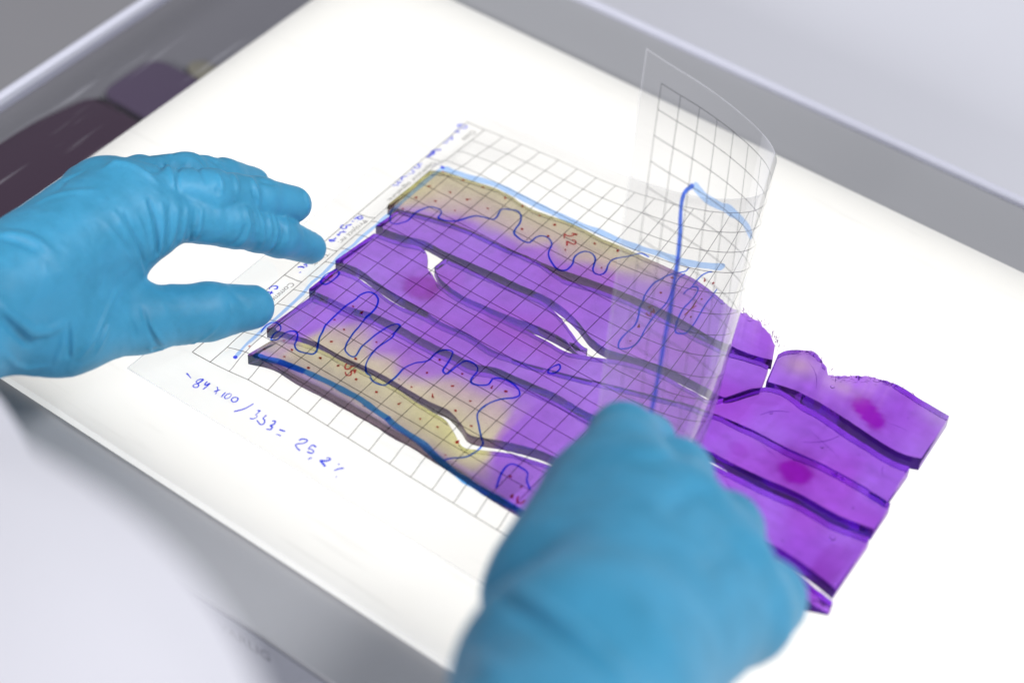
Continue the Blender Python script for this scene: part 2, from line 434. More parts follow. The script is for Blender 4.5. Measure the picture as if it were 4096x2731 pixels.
def dye(x, y):
    """light let through by the full thickness of the gel at (x, y)"""
    n = vnoise2(x, y, 3, .8) + .5 * vnoise2(x, y, 5, 2.1)
    n2 = vnoise2(x, y, 8, .45)
    n3 = vnoise2(x, y, 31, 3.4) + .5 * vnoise2(x, y, 33, 6.5)
    n4 = vnoise2(x * .22, y, 35, 3.2)
    k = np.clip(.40 + .28 * n2 + .14 * n, 0, 1)[:, None]
    c = T_PUR * (1 - k) + T_LIL * k
    r = np.clip(vnoise2(x, y, 21, .6) * .5 + .18 * sstep(x, 14, 19), 0, .6)[:, None]
    c = c * (1 - r) + T_ROSE * r
    for px_, py_, rx, ry, ang, s in ((4.25, -10.0, .85, .75, .5, .95), (22.1, -5.05, 1.05, .48, -.55, 1.), (21.35, -9.35, .72, .62, 0, 1.), (21.1, -9.3, 1.3, 1.0, 0, .35), (19.1, -9.6, .55, .3, -.4, .35), (15.8, -8.5, .4, .3, 0, .3), (22.1, -5.0, 1.5, .8, -.5, .25), (3.3, -10.0, .5, .4, 0, .3), (24.6, -12.2, .6, 1.2, 0, .35), (18.5, -6.6, .7, .5, 0, .35)):
        dx, dy = x - px_, y - py_
        u = (dx * math.cos(ang) + dy * math.sin(ang)) / rx; v = (-dx * math.sin(ang) + dy * math.cos(ang)) / ry
        w = (s * (1 - sstep(np.hypot(u, v) + .13 * n + .05 * n3, .70, 1.12)))[:, None]
        c = c * (1 - w) + T_MAG * w
    wT = sstep(y + .10 * n, creamT(x) - .35, creamT(x) + .55) * (1 - sstep(x, 9.5, 13.5))
    wL = sstep(-y + .12 * n, -creamL(x) - .35, -creamL(x) + .75) * (1 - sstep(x, 11.5, 13.5)) * (.25 + .75 * sstep(y, -16.75, -16.35))
    ye = np.maximum(np.exp(-((x - 9.6) / 1.7) ** 2 - ((y + 15.6) / .6) ** 2), np.exp(-((x - .7) / .8) ** 2 - ((y + 5.4) / .8) ** 2))[:, None]
    cre = T_CRE * (1 - ye) + T_YEL * ye
    w = np.maximum(wT, wL)[:, None]
    c = c * (1 - w) + cre * w
    w = (.85 * np.exp(-((x - 18.7) / .75) ** 2 - ((y + 4.35) / .55) ** 2) + .55 * np.exp(-((x - 20.6) / .6) ** 2 - ((y + 4.45) / .35) ** 2))[:, None]
    c = c * (1 - w) + T_CRE * w
    w = (.6 * sstep(x, 22.6, 24.8) * sstep(y, -4.4, -3.2))[:, None]
    c = c * (1 - w) + np.array((.55, .45, .75)) * w
    c = c * (1 + .05 * n3 + .06 * n4)[:, None]
    e = (1 - .62 * (1 - sstep(y - cH(x), .02, .10)) * (x < 13.5))[:, None]      # front face tint darkened to imitate light lost in the side wall
    return np.clip(c * e, 0.002, 1)


m, nt, out = new_mat('dyed_gel')
g = N(nt, 'ShaderNodeBsdfGlass'); g.inputs['IOR'].default_value = 1.345; g.inputs['Roughness'].default_value = 0.0
at = N(nt, 'ShaderNodeAttribute', attribute_name='dye')
tcn = N(nt, 'ShaderNodeTexCoord'); fz = N(nt, 'ShaderNodeTexNoise'); fz.inputs['Scale'].default_value = 900; fz.inputs['Detail'].default_value = 3
mpn = N(nt, 'ShaderNodeMapping'); mpn.inputs['Scale'].default_value = (.25, 1, 1)
nt.links.new(tcn.outputs['Object'], mpn.inputs[0]); nt.links.new(mpn.outputs[0], fz.inputs['Vector'])
fr_ = N(nt, 'ShaderNodeMapRange'); fr_.inputs['To Min'].default_value = .965; fr_.inputs['To Max'].default_value = 1.02
nt.links.new(fz.outputs['Fac'], fr_.inputs['Value'])
mxn = N(nt, 'ShaderNodeMix', data_type='RGBA', blend_type='MULTIPLY'); mxn.inputs[0].default_value = 1
nt.links.new(at.outputs['Color'], mxn.inputs[6]); nt.links.new(fr_.outputs[0], mxn.inputs[7])
nt.links.new(mxn.outputs[2], g.inputs['Color'])
bp = N(nt, 'ShaderNodeBump'); bp.inputs['Strength'].default_value = .06; bp.inputs['Distance'].default_value = .0006
nz = N(nt, 'ShaderNodeTexNoise'); nz.inputs['Scale'].default_value = 120; nz.inputs['Detail'].default_value = 3
nt.links.new(tcn.outputs['Object'], nz.inputs['Vector']); nt.links.new(nz.outputs['Fac'], bp.inputs['Height']); nt.links.new(bp.outputs[0], g.inputs['Normal'])
va = N(nt, 'ShaderNodeVolumeAbsorption'); va.inputs['Color'].default_value = (.62, .25, .72, 1); va.inputs['Density'].default_value = 70
nt.links.new(va.outputs[0], out.inputs['Volume'])
tu = N(nt, 'ShaderNodeBsdfTranslucent'); nt.links.new(mxn.outputs[2], tu.inputs[0])
ms = N(nt, 'ShaderNodeMixShader'); ms.inputs[0].default_value = .03
nt.links.new(g.outputs[0], ms.inputs[1]); nt.links.new(tu.outputs[0], ms.inputs[2])      # the gel is a little cloudy
nt.links.new(ms.outputs[0], out.inputs[0]); M_gel = m

GEL_H = 0.55
GEL_VOL = np.array((.845, .715, .88))              # share left by the even absorption along a straight view


def gel_strip(label, back, front, x0, x1, seed, skew0=0.0, skew1=0.0, torn_back=0.0, torn_x=(99, 99), gap=None):
    """a cut bar of gel between two edge curves, its front face leaning out a little"""
    n = max(24, int((x1 - x0) / 0.11)); u = np.linspace(0, 1, n)
    e_ = .02 / (x1 - x0); u = np.concatenate([[0, e_], u[1:-1], [1 - e_, 1]]); n = len(u)
    mtop = 15
    V = []; C = []
    for q in u:
        xm = x0 + (x1 - x0) * q
        yb = float(back(xm)); yf = float(front(xm))
        yb += .014 * vnoise(xm, seed, 1.3) + .006 * vnoise(xm, seed + 1, 6)
        yf += .012 * vnoise(xm, seed + 2, 1.1) + .006 * vnoise(xm, seed + 3, 6)
        lean = .015
        t_ = torn_back * float(sstep(xm, torn_x[0], torn_x[0] + .5)) * float(1 - sstep(xm, torn_x[1] - .5, torn_x[1]))
        yb2 = yb + t_ * (.55 + .22 * float(vnoise(xm, seed + 9, 3.0)) + .10 * float(vnoise(xm, seed + 10, 11)))
        sk = skew0 + (skew1 - skew0) * q
        GH = GEL_H + .15 * float(sstep(xm, 17.8, 20.5))
        prof = []
        # from back bottom, up the back, over the top, down the front
        prof.append((yb2 + .0, .014)); prof.append((yb2 + .004, .03)); prof.append((yb2 + .02 - t_ * .05, float(np.clip(.13 + .07 * vnoise(xm, seed + 11, 7) + .05 * vnoise(xm, seed + 13, 15), .04, .4)) if t_ > 0 else GH * .5))
        prof.append((yb + (.0 if t_ == 0 else .12 * t_ + .06 * vnoise(xm, seed + 12, 7) + .03 * vnoise(xm, seed + 14, 16)), GH - .07))
        prof.append((yb - .05, GH - .012))
        for j in range(mtop):
            s = (j + .5) / mtop
            prof.append((yb - .08 + (yf + .05 - (yb - .08)) * s, GH))
        prof.append((yf + .018, GH - .008)); prof.append((yf - .012, GH - .04))
        prof.append((yf - .012 - lean * .5, GH * .5)); prof.append((yf - .012 - lean, .03)); prof.append((yf - .010 - lean, .014)); prof.append((yf + .02, .012)); prof.append((yb2 - .03, .012))
        for y, z in prof:
            z = z + (.010 * vnoise2(np.array([xm]), np.array([y]), seed, .9)[0] if z > .2 else 0)
            ym = (yb + yf) / 2
            xx = xm + sk * (y - ym)
            V.append((xx, y, z))
            C.append((xx, y, yb, t_))
    k = len(V) // n
    F = []
    for i in range(n - 1):
        for j in range(k):
            j2 = (j + 1) % k
            F.append((i * k + j, i * k + j2, (i + 1) * k + j2, (i + 1) * k + j))
    # end caps: strips between the bottom edge and the profile
    F.append(tuple(reversed(range(k)))); F.append(tuple((n - 1) * k + j for j in range(k)))
    V = np.array(V); C = np.array(C)
    F = [tuple(reversed(f)) for f in F]
    T = dye(C[:, 0], C[:, 1])
    # torn wedge is thin, so it holds little dye
    wt = (np.clip((C[:, 1] - C[:, 2]) / .5, 0, 1) * (C[:, 3] > 0))[:, None]
    T = T ** (1 - .85 * wt)
    # tone towards the cut ends
    A = np.sqrt(T / GEL_VOL / .95)
    o = mesh_obj('gel_strip', V, F, M_gel, attr=np.clip(A, 0, .995), closed=True)
    tag(o, label, 'gel strip', 'cut gel strips lying on the panel')
    return o


G1 = gel_strip('cream gel strip along the far edge under the film, torn at its right end', cT, cB, .08, 17.5, 101, .02, -.45, .35, (14.6, 99), gap=gB)
gel_strip('purple gel strip second from the far edge, mostly under the film', lambda x: cB(x) - gB(x), cCD, .55, 17.9, 111, .12, -.3, gap=gC)
gel_strip('short purple gel strip right of the tear with an elongated magenta spot', cTR, cb1, 17.88, 24.75, 121, -.25, -.07, .42, (18.3, 22.6), gap=gD)
gel_strip('narrow wedge of purple gel with pointed ends amid the strips under the film', lambda x: cCD(x) - gC(x), cD, 3.95, 11.55, 131, .1, -.2, gap=gD)
gel_strip('long purple gel strip with a round magenta spot near the left end under the film', lambda x: cDfull(x) - gD(x), cE, .6, 24.72, 141, .1, -.04, gap=gE)
gel_strip('long purple gel strip with a round magenta spot just right of the rolled film', lambda x: cE(x) - gE(x), cF, .75, 25.0, 151, .05, -.06, gap=gF)
gel_strip('long gel strip fading from cream to purple, second from the front', lambda x: cF(x) - gF(x), cG, .95, 25.2, 161, .1, -.05, gap=gG)
gel_strip('cream gel strip along the front edge, its right tip beyond the right glove', lambda x: cG(x) - gG(x), cH, 1.35, 25.5, 171, .2, .0)


# air bubbles shut in the exposed strips
me_b = bpy.data.meshes.new('air_bubble')
ns, nr = 14, 9
Vb = [(0, 0, -1.0)] + [(math.sin(math.pi * i / nr) * math.cos(2 * math.pi * j / ns), math.sin(math.pi * i / nr) * math.sin(2 * math.pi * j / ns), -math.cos(math.pi * i / nr)) for i in range(1, nr) for j in range(ns)] + [(0, 0, 1.0)]
Fb = [(0, 1 + j, 1 + (j + 1) % ns) for j in range(ns)]
Fb += [(1 + i * ns + j, 1 + (i + 1) * ns + j, 1 + (i + 1) * ns + (j + 1) % ns, 1 + i * ns + (j + 1) % ns) for i in range(nr - 2) for j in range(ns)]
Fb += [(len(Vb) - 1, 1 + (nr - 2) * ns + (j + 1) % ns, 1 + (nr - 2) * ns + j) for j in range(ns)]
me_b.from_pydata((np.array(Vb) * U).tolist(), [], Fb); me_b.polygons.foreach_set('use_smooth', [True] * len(Fb))
m, nt, out = new_mat('bubble_wall'); g = N(nt, 'ShaderNodeBsdfGlass'); g.inputs['IOR'].default_value = 1 / 1.345; g.inputs['Roughness'].default_value = 0
nt.links.new(g.outputs[0], out.inputs[0]); me_b.materials.append(m)
strips = [o for o in col.objects if o.name.startswith('gel_strip')]
for si, x, y, r in ((4, 19.05, -7.07, .075), (4, 21.5, -7.42, .07), (2, 20.25, -4.45, .09), (5, 23.9, -9.3, .05), (6, 20.6, -11.3, .07), (6, 24.0, -11.0, .13), (6, 22.6, -12.2, .05), (4, 22.8, -6.9, .04), (2, 23.4, -4.1, .04), (7, 6.4, -16.3, .07), (7, 4.9, -16.4, .05), (6, 19.3, -10.9, .05)):
    b = bpy.data.objects.new('air_bubble', me_b); col.objects.link(b); b.parent = strips[si]
    b.location = (x * U, y * U, .30 * U); b.scale = (r, r, r)


# dark filaments imitating refraction lines along the torn edges, and a few cracks across the exposed strips
def filament(p, q, w, z, bend=0.0):
    p = np.array(p, float); q = np.array(q, float); d = q - p; L = np.linalg.norm(d); nrm = np.array((-d[1], d[0])) / L
    t = np.linspace(0, 1, 7)
    c = p + d * t[:, None] + nrm * (bend * L * np.sin(np.pi * t))[:, None]
    ww = w * np.sin(np.pi * np.clip(t, .08, .92)) ** .7
    V = []
    for k_ in range(7):
        a_ = c[k_] + nrm * ww[k_] / 2; b_ = c[k_] - nrm * ww[k_] / 2
        V += [(a_[0], a_[1], z), (b_[0], b_[1], z + .012)]
    return np.array(V), [(2 * k_, 2 * k_ + 1, 2 * k_ + 3, 2 * k_ + 2) for k_ in range(6)]


def join_parts(parts):
    V = []; F = []; o_ = 0
    for v, f in parts:
        V.append(v); F += [tuple(i + o_ for i in q) for q in f]; o_ += len(v)
    return np.vstack(V), F


M_refrac = mat_ink('edge_refraction', (0.20, 0.06, 0.34), .8)
for si, f_, xa, xb, n_ in ((2, cTR, 18.2, 23.0, 90), (0, cT, 15.0, 17.45, 60)):
    parts = []
    for i in range(n_):
        x = rng.uniform(xa, xb); y = float(f_(x)); a_ = rng.normal(math.pi / 2, .8); L = rng.uniform(.06, .34)
        y0 = y + rng.uniform(-.10, .26)
        parts.append(filament((x, y0), (x + L * math.cos(a_), y0 + L * math.sin(a_) * .8), rng.uniform(.012, .035), .08 + .5 * rng.random() * .6 + .26 * (y0 < y), rng.uniform(-.35, .35)))
    xs = np.linspace(xa, xb, 26)
    for a_, b_ in zip(xs[:-1], xs[1:]):
        o1, o2 = rng.uniform(.10, .32, 2)
        parts.append(filament((a_, float(f_(a_)) + o1), (b_, float(f_(b_)) + o2), rng.uniform(.015, .03), .05, rng.uniform(-.3, .3)))
    ob = mesh_obj('refraction_lines', *join_parts(parts), M_refrac, strips[si]); ob['kind'] = 'stuff'
M_crack = mat_ink('gel_crack', (0.45, 0.25, 0.62), .5)
for si, L in ((4, [((20.7, -7.2), (22.4, -7.75)), ((19.7, -6.9), (18.9, -7.7)), ((21.9, -6.6), (20.9, -7.9)), ((23.9, -7.1), (24.1, -7.5))]), (5, [((19.6, -8.9), (20.6, -9.2)), ((20.9, -8.75), (21.2, -9.0)), ((24.0, -8.9), (24.7, -9.0))]), (2, [((18.9, -4.1), (19.9, -5.2)), ((22.9, -5.1), (23.9, -5.0))]), (6, [((23.5, -11.4), (24.6, -11.5)), ((19.5, -11.2), (20.4, -11.6))])):
    for p_, q_ in L:
        mesh_obj('crack', *filament(p_, q_, .03, .745, rng.uniform(-.12, .12)), M_crack, strips[si])

# ---- measured data (cm): hand joints and glove folds, pen strokes in sheet coordinates
HANDS = {"LH":{"kp":1.2,"kf":0.5,"palm":[[[-3.972,-27.064,6.2],[-3.589,-17.319,5.7],1.75,1.05],[[-3.972,-27.064,6.2],[-4.387,-17.241,6.1],1.7,1.05],
[[-3.972,-27.064,6.2],[-5.427,-17.439,5.8],1.65,1.0],[[-3.972,-27.064,6.2],[-6.211,-17.559,5.2],1.6,0.9],[[-5.3,-26.632,5.4],
[-2.909,-22.474,3.7],1.85,1.5],[[-2.909,-22.474,3.7],[-1.915,-19.565,2.5],1.5,1.22],[[-4.167,-22.227,5.2],[-3.553,-19.494,4.2],1.9,1.1],
[[-4.139,-19.312,4.9],[-3.055,-17.315,4.9],1.3,1.06],[[-4.105,-33.698,7.5],[-4.331,-26.783,6.0],2.6,2.0]],"fingers":[[[[-3.589,-17.319,5.7],1.12],
[[-1.71,-14.423,4.0],1.0],[[-0.865,-12.701,2.45],0.84],[[-0.559,-11.239,0.9],0.66]],[[[-4.437,-17.189,6.1],1.0],[[-2.487,-14.652,5.2],0.95],
[[-1.757,-12.744,4.0],0.86],[[-1.233,-11.353,3.0],0.75]],[[[-5.605,-17.393,5.8],1.0],[[-4.227,-14.227,4.9],0.9],[[-3.831,-12.459,3.7],0.82],
[[-3.692,-11.09,2.6],0.7]],[[[-6.352,-17.484,5.2],0.95],[[-6.21,-14.795,4.2],0.82],[[-6.071,-13.076,3.0],0.74],[[-5.975,-11.806,2.0],0.68]],
[[[-1.962,-19.516,2.5],1.25],[[-0.784,-17.028,1.65],1.14],[[-0.085,-15.342,1.0],0.88]]],"folds":[[[[-2.78,-17.53,6.74],[-2.52,-17.69,6.47],
[-2.31,-17.81,6.14],[-2.17,-17.94,5.76],[-2.08,-18.05,5.33],[-2.08,-18.11,4.82]],0.085,-0.294],[[[-2.85,-17.66,6.79],[-2.59,-17.83,6.54],
[-2.38,-17.96,6.22],[-2.23,-18.09,5.87],[-2.13,-18.19,5.46],[-2.1,-18.29,5.0]],0.102,0.105],[[[-2.48,-17.19,6.44],[-2.29,-17.42,6.18],
[-2.15,-17.6,5.87],[-2.06,-17.78,5.52],[-2.04,-17.93,5.12],[-2.09,-18.05,4.64]],0.085,0.189],[[[-2.33,-16.95,6.24],[-2.18,-17.16,6.03],
[-2.06,-17.33,5.76],[-1.99,-17.5,5.48],[-1.98,-17.68,5.17],[-2.01,-17.8,4.8]],0.076,-0.231],[[[-2.2,-16.69,6.02],[-2.07,-16.89,5.83],
[-1.98,-17.06,5.6],[-1.93,-17.22,5.36],[-1.93,-17.4,5.11],[-1.96,-17.55,4.82]],0.085,0.168],[[[-2.13,-16.23,5.84],[-1.99,-16.45,5.67],
[-1.9,-16.63,5.45],[-1.87,-16.79,5.19],[-1.89,-16.96,4.92],[-2.0,-17.05,4.54]],0.085,0.126],[[[-1.94,-15.97,5.64],[-1.82,-16.18,5.45],
[-1.75,-16.35,5.18],[-1.77,-16.48,4.85],[-1.93,-16.49,4.35]],0.085,-0.357],[[[-1.85,-15.77,5.55],[-1.73,-15.97,5.38],[-1.66,-16.12,5.16],
[-1.65,-16.26,4.89],[-1.73,-16.34,4.55]],0.085,0.168],[[[-0.76,-14.62,4.41],[-0.74,-14.73,4.27],[-0.74,-14.84,4.12],[-0.8,-14.96,3.99],
[-0.88,-15.07,3.84],[-1.01,-15.16,3.68]],0.068,-0.273],[[[-1.09,-14.13,4.81],[-0.86,-14.31,4.63],[-0.71,-14.42,4.35],[-0.67,-14.62,4.08],
[-0.74,-14.81,3.79],[-0.97,-14.93,3.42]],0.076,0.168],[[[-1.12,-13.54,4.49],[-0.87,-13.63,4.25],[-0.65,-13.74,4.01],[-0.51,-13.92,3.72],
[-0.49,-14.05,3.36],[-0.65,-14.11,2.85]],0.076,0.147],[[[-1.07,-13.85,4.63],[-0.88,-13.98,4.5],[-0.74,-14.05,4.31],[-0.64,-14.14,4.1],
[-0.59,-14.25,3.86],[-0.59,-14.3,3.57]],0.068,-0.126],[[[-0.89,-13.13,3.97],[-0.69,-13.31,3.89],[-0.53,-13.45,3.74],[-0.43,-13.59,3.56],
[-0.39,-13.71,3.35],[-0.39,-13.79,3.06]],0.076,0.105],[[[-0.72,-12.82,3.61],[-0.45,-12.97,3.45],[-0.28,-13.12,3.21],[-0.23,-13.33,2.96],
[-0.31,-13.55,2.71],[-0.56,-13.72,2.43]],0.072,-0.357],[[[-0.82,-12.96,3.78],[-0.55,-13.16,3.65],[-0.37,-13.29,3.42],[-0.3,-13.48,3.17],
[-0.34,-13.65,2.88],[-0.54,-13.79,2.55]],0.076,0.168],[[[-0.75,-12.34,3.37],[-0.54,-12.53,3.31],[-0.35,-12.7,3.23],[-0.22,-12.86,3.11],
[-0.13,-12.99,2.94],[-0.09,-13.09,2.72]],0.085,0.126],[[[-4.3,-15.03,6.03],[-3.57,-15.62,6.58],[-3.3,-15.8,6.61],[-3.1,-15.93,6.57],
[-2.94,-16.06,6.49],[-2.81,-16.17,6.39]],0.085,0.252],[[[-4.32,-15.22,6.06],[-3.68,-15.95,6.73],[-3.59,-16.2,6.83],[-3.63,-16.36,6.92],
[-3.68,-16.53,7.01],[-3.73,-16.68,7.09]],0.102,-0.168],[[[-3.99,-14.72,5.84],[-3.24,-15.49,6.52],[-3.07,-15.71,6.53],[-2.94,-15.89,6.48],
[-2.8,-15.99,6.39],[-2.69,-16.07,6.28]],0.085,-0.126],[[[-3.61,-14.15,5.63],[-2.92,-14.67,6.22],[-2.71,-14.75,6.26],[-2.54,-14.84,6.26],
[-2.4,-14.94,6.23],[-2.28,-15.03,6.17]],0.085,-0.126],[[[-1.88,-14.86,5.98],[-1.84,-14.87,5.94],[-1.8,-14.88,5.9],[-1.76,-14.89,5.86],
[-1.73,-14.89,5.82],[-1.69,-14.9,5.77]],0.068,-0.252],[[[-2.29,-14.32,6.13],[-2.11,-14.44,6.11],[-1.96,-14.52,6.05],[-1.84,-14.6,5.97],
[-1.75,-14.73,5.89],[-1.69,-14.84,5.79]],0.085,0.147],[[[-2.3,-13.54,5.59],[-2.03,-13.72,5.67],[-1.85,-13.81,5.63],[-1.71,-13.93,5.57],
[-1.6,-14.03,5.49],[-1.51,-14.12,5.39]],0.085,0.147],[[[-1.89,-12.93,5.17],[-1.64,-13.08,5.16],[-1.46,-13.16,5.07],[-1.31,-13.25,4.95],
[-1.21,-13.34,4.8],[-1.13,-13.39,4.62]],0.085,0.21],[[[-1.41,-13.41,5.12],[-1.35,-13.44,5.04],[-1.28,-13.47,4.95],[-1.23,-13.49,4.85],
[-1.18,-13.5,4.74],[-1.15,-13.5,4.63]],0.06,-0.252],[[[-1.63,-12.72,4.99],[-1.54,-12.62,4.92],[-1.46,-12.53,4.85],[-1.39,-12.41,4.78],
[-1.35,-12.27,4.67],[-1.34,-12.09,4.53]],0.068,-0.168],[[[-1.04,-10.88,3.55],[-0.85,-11.0,3.55],[-0.72,-11.07,3.47],[-0.62,-11.11,3.36],
[-0.54,-11.18,3.24],[-0.5,-11.21,3.07]],0.085,0.105],[[[-4.15,-13.68,5.68],[-4.01,-13.7,5.67],[-3.89,-13.7,5.63],[-3.79,-13.68,5.56],
[-3.69,-13.7,5.51],[-3.59,-13.74,5.44]],0.068,-0.21],[[[-3.86,-13.15,5.19],[-3.81,-13.11,5.14],[-3.76,-13.07,5.1],[-3.71,-13.02,5.04],
[-3.66,-12.97,4.99],[-3.62,-12.93,4.93]],0.068,-0.147],[[[-4.77,-14.4,5.84],[-4.58,-14.51,5.93],[-4.46,-14.57,5.96],[-4.36,-14.64,5.96],
[-4.29,-14.74,5.97],[-4.22,-14.84,5.97]],0.085,0.105],[[[-3.08,-19.03,7.08],[-2.71,-19.09,6.73],[-2.43,-19.09,6.26],[-2.25,-19.02,5.69],
[-2.16,-18.96,5.02],[-2.16,-18.85,4.23]],0.093,0.126],[[[-2.86,-18.69,6.86],[-2.58,-18.77,6.53],[-2.37,-18.8,6.11],[-2.23,-18.83,5.63],
[-2.16,-18.81,5.07],[-2.16,-18.78,4.44]],0.076,-0.126],[[[-2.61,-18.33,6.55],[-2.46,-18.41,6.31],[-2.33,-18.47,6.04],[-2.23,-18.51,5.74],
[-2.16,-18.55,5.41],[-2.13,-18.56,5.03]],0.085,0.084],[[[-2.7,-17.61,6.67],[-2.47,-17.74,6.39],[-2.28,-17.83,6.07],[-2.17,-17.98,5.73],
[-2.09,-18.09,5.34],[-2.08,-18.16,4.87]],0.076,-0.168],[[[-2.93,-19.65,7.03],[-2.68,-19.63,6.76],[-2.49,-19.58,6.43],[-2.35,-19.49,6.04],
[-2.26,-19.36,5.59],[-2.19,-19.21,5.09]],0.102,0.105],[[[-4.73,-22.99,7.92],[-4.34,-22.79,7.95],[-3.97,-22.6,7.92],[-3.57,-22.47,7.82],
[-3.2,-22.37,7.67],[-2.87,-22.26,7.45]],0.187,0.21],[[[-4.54,-23.16,7.96],[-4.25,-23.05,7.97],[-3.98,-22.92,7.95],[-3.71,-22.83,7.89],
[-3.44,-22.74,7.81],[-3.2,-22.64,7.69]],0.17,-0.168],[[[-5.22,-20.79,7.52],[-5.16,-20.31,7.49],[-4.96,-19.9,7.5],[-4.69,-19.55,7.51],
[-4.38,-19.23,7.5],[-4.11,-18.87,7.44]],0.136,0.105],[[[-5.28,-19.69,7.37],[-5.5,-19.31,7.25],[-5.74,-18.9,7.09],[-5.67,-18.66,7.1],
[-5.59,-18.43,7.11],[-5.52,-18.2,7.12]],0.128,-0.147],[[[-4.82,-17.67,7.3],[-4.8,-17.15,7.28],[-4.4,-16.96,7.29],[-3.97,-16.82,7.2],
[-3.55,-16.74,7.04],[-3.16,-16.68,6.82]],0.119,0.252],[[[-1.68,-23.09,5.16],[-1.61,-23.19,4.94],[-1.55,-23.28,4.72],[-1.5,-23.37,4.49],
[-1.46,-23.46,4.24],[-1.44,-23.52,3.96]],0.068,-0.273],[[[-1.7,-23.24,5.12],[-1.67,-23.41,4.9],[-1.64,-23.57,4.67],[-1.65,-23.72,4.43],
[-1.68,-23.88,4.16],[-1.76,-24.0,3.85]],0.076,0.189],[[[-1.57,-23.07,4.92],[-1.52,-23.16,4.74],[-1.47,-23.24,4.56],[-1.44,-23.32,4.36],
[-1.41,-23.4,4.16],[-1.4,-23.46,3.93]],0.076,0.147],[[[-1.97,-20.42,4.67],[-1.68,-21.09,4.65],[-1.41,-21.69,4.53],[-1.23,-22.23,4.34],
[-1.19,-22.76,4.13],[-1.27,-23.22,3.82]],0.076,0.21],[[[-1.33,-21.49,4.3],[-1.23,-21.73,4.21],[-1.16,-21.96,4.1],[-1.11,-22.17,3.97],
[-1.09,-22.37,3.82],[-1.09,-22.55,3.63]],0.068,0.168],[[[-1.32,-21.73,4.4],[-1.26,-21.9,4.33],[-1.2,-22.05,4.25],[-1.16,-22.2,4.16],
[-1.14,-22.36,4.08],[-1.12,-22.51,3.99]],0.06,-0.189],[[[-2.51,-25.19,7.56],[-2.19,-25.19,7.11],[-2.03,-24.93,6.48],[-2.02,-24.47,5.69],
[-1.94,-23.86,5.33],[-1.79,-23.3,5.31]],0.17,0.294],[[[-2.2,-25.55,7.28],[-2.08,-25.43,6.99],[-1.99,-25.28,6.65],[-1.96,-25.11,6.25],
[-1.99,-24.9,5.77],[-2.03,-24.65,5.26]],0.153,-0.462],[[[-1.3,-19.89,3.76],[-1.07,-20.02,3.56],[-0.89,-20.1,3.29],[-0.75,-20.11,2.95],
[-0.66,-20.03,2.53],[-0.69,-19.8,1.95]],0.085,-0.231],[[[-0.98,-20.01,3.44],[-0.85,-20.02,3.24],[-0.74,-20.0,3.01],[-0.66,-19.94,2.75],
[-0.6,-19.83,2.44],[-0.61,-19.67,2.04]],0.085,0.168],[[[-1.22,-20.58,3.74],[-1.16,-20.62,3.65],[-1.1,-20.64,3.54],[-1.05,-20.66,3.42],
[-1.0,-20.68,3.3],[-0.97,-20.68,3.17]],0.102,-0.126],[[[-0.77,-20.12,2.1],[-0.77,-20.04,1.99],[-0.8,-19.94,1.85],[-0.79,-19.86,1.8],
[-0.76,-19.8,1.81],[-0.73,-19.73,1.81]],0.06,-0.294],[[[-0.78,-20.28,2.33],[-0.79,-20.26,2.25],[-0.81,-20.24,2.16],[-0.83,-20.21,2.05],
[-0.87,-20.16,1.93],[-0.92,-20.11,1.78]],0.051,0.21],[[[-1.77,-26.14,6.41],[-1.84,-25.85,5.7],[-2.22,-25.33,4.6],[-2.34,-24.86,3.97],
[-2.15,-24.51,3.86],[-1.91,-24.19,3.81]],0.102,0.147],[[[0.25,-17.55,1.99],[0.2,-17.71,1.88],[0.13,-17.86,1.74],[0.03,-18.0,1.61],[-0.08,-18.14,1.49],
[-0.24,-18.25,1.31]],0.06,0.189],[[[0.09,-16.69,2.4],[0.18,-16.76,2.32],[0.25,-16.82,2.22],[0.32,-16.89,2.11],[0.36,-16.95,2.0],
[0.4,-17.01,1.86]],0.068,-0.147],[[[-0.42,-18.45,1.24],[-0.25,-18.35,1.38]],0.06,0.168],[[[-0.32,-16.15,2.42],[-0.11,-16.18,2.35],[0.06,-16.18,2.24],
[0.21,-16.15,2.1],[0.34,-16.04,1.94],[0.46,-15.92,1.78]],0.17,-0.074],[[[-0.34,-16.85,2.75],[-0.37,-16.71,2.72],[-0.41,-16.56,2.68],
[-0.46,-16.4,2.62],[-0.54,-16.21,2.52],[-0.67,-15.98,2.37]],0.102,0.063]],"rings":[[[-3.589,-17.319,5.7],[-1.71,-14.423,4.0],0.35,1.0,3.1,0.035],
[[-1.71,-14.423,4.0],[-0.865,-12.701,2.45],0,1.0,2.3,0.03],[[-4.437,-17.189,6.1],[-2.487,-14.652,5.2],0.3,1.0,2.6,0.04],[[-2.487,-14.652,5.2],
[-1.757,-12.744,4.0],0,1,2.1,0.03],[[-5.605,-17.393,5.8],[-4.227,-14.227,4.9],0.2,1,2.7,0.04],[[-4.227,-14.227,4.9],
[-3.831,-12.459,3.7],0,1,2.2,0.04],[[-1.962,-19.516,2.5],
[-0.784,-17.028,1.65],0.1,0.8,2.2,0.02]]},"RH":{"kp":1.4,"kf":0.8,"ku":0.22,"palm":[[[24.687,-29.449,13.0],[21.071,-20.513,10.0],2.5,1.3],
[[24.687,-29.449,13.0],[22.742,-20.519,9.8],2.5,1.35],[[24.687,-29.449,13.0],[24.651,-21.199,9.4],2.5,1.35],[[24.687,-29.449,13.0],
[25.768,-21.699,8.6],2.5,1.25],[[21.13,-26.024,10.3],[19.355,-20.74,8.6],1.6,1.3],[[21.265,-24.97,10.5],[19.337,-19.354,9.0],1.7,1.15],
[[27.161,-35.303,16.5],[24.548,-28.883,12.8],3.2,2.7]],"fingers":[[[[21.071,-20.513,10.0],1.25],[[18.845,-17.978,8.6],1.16],
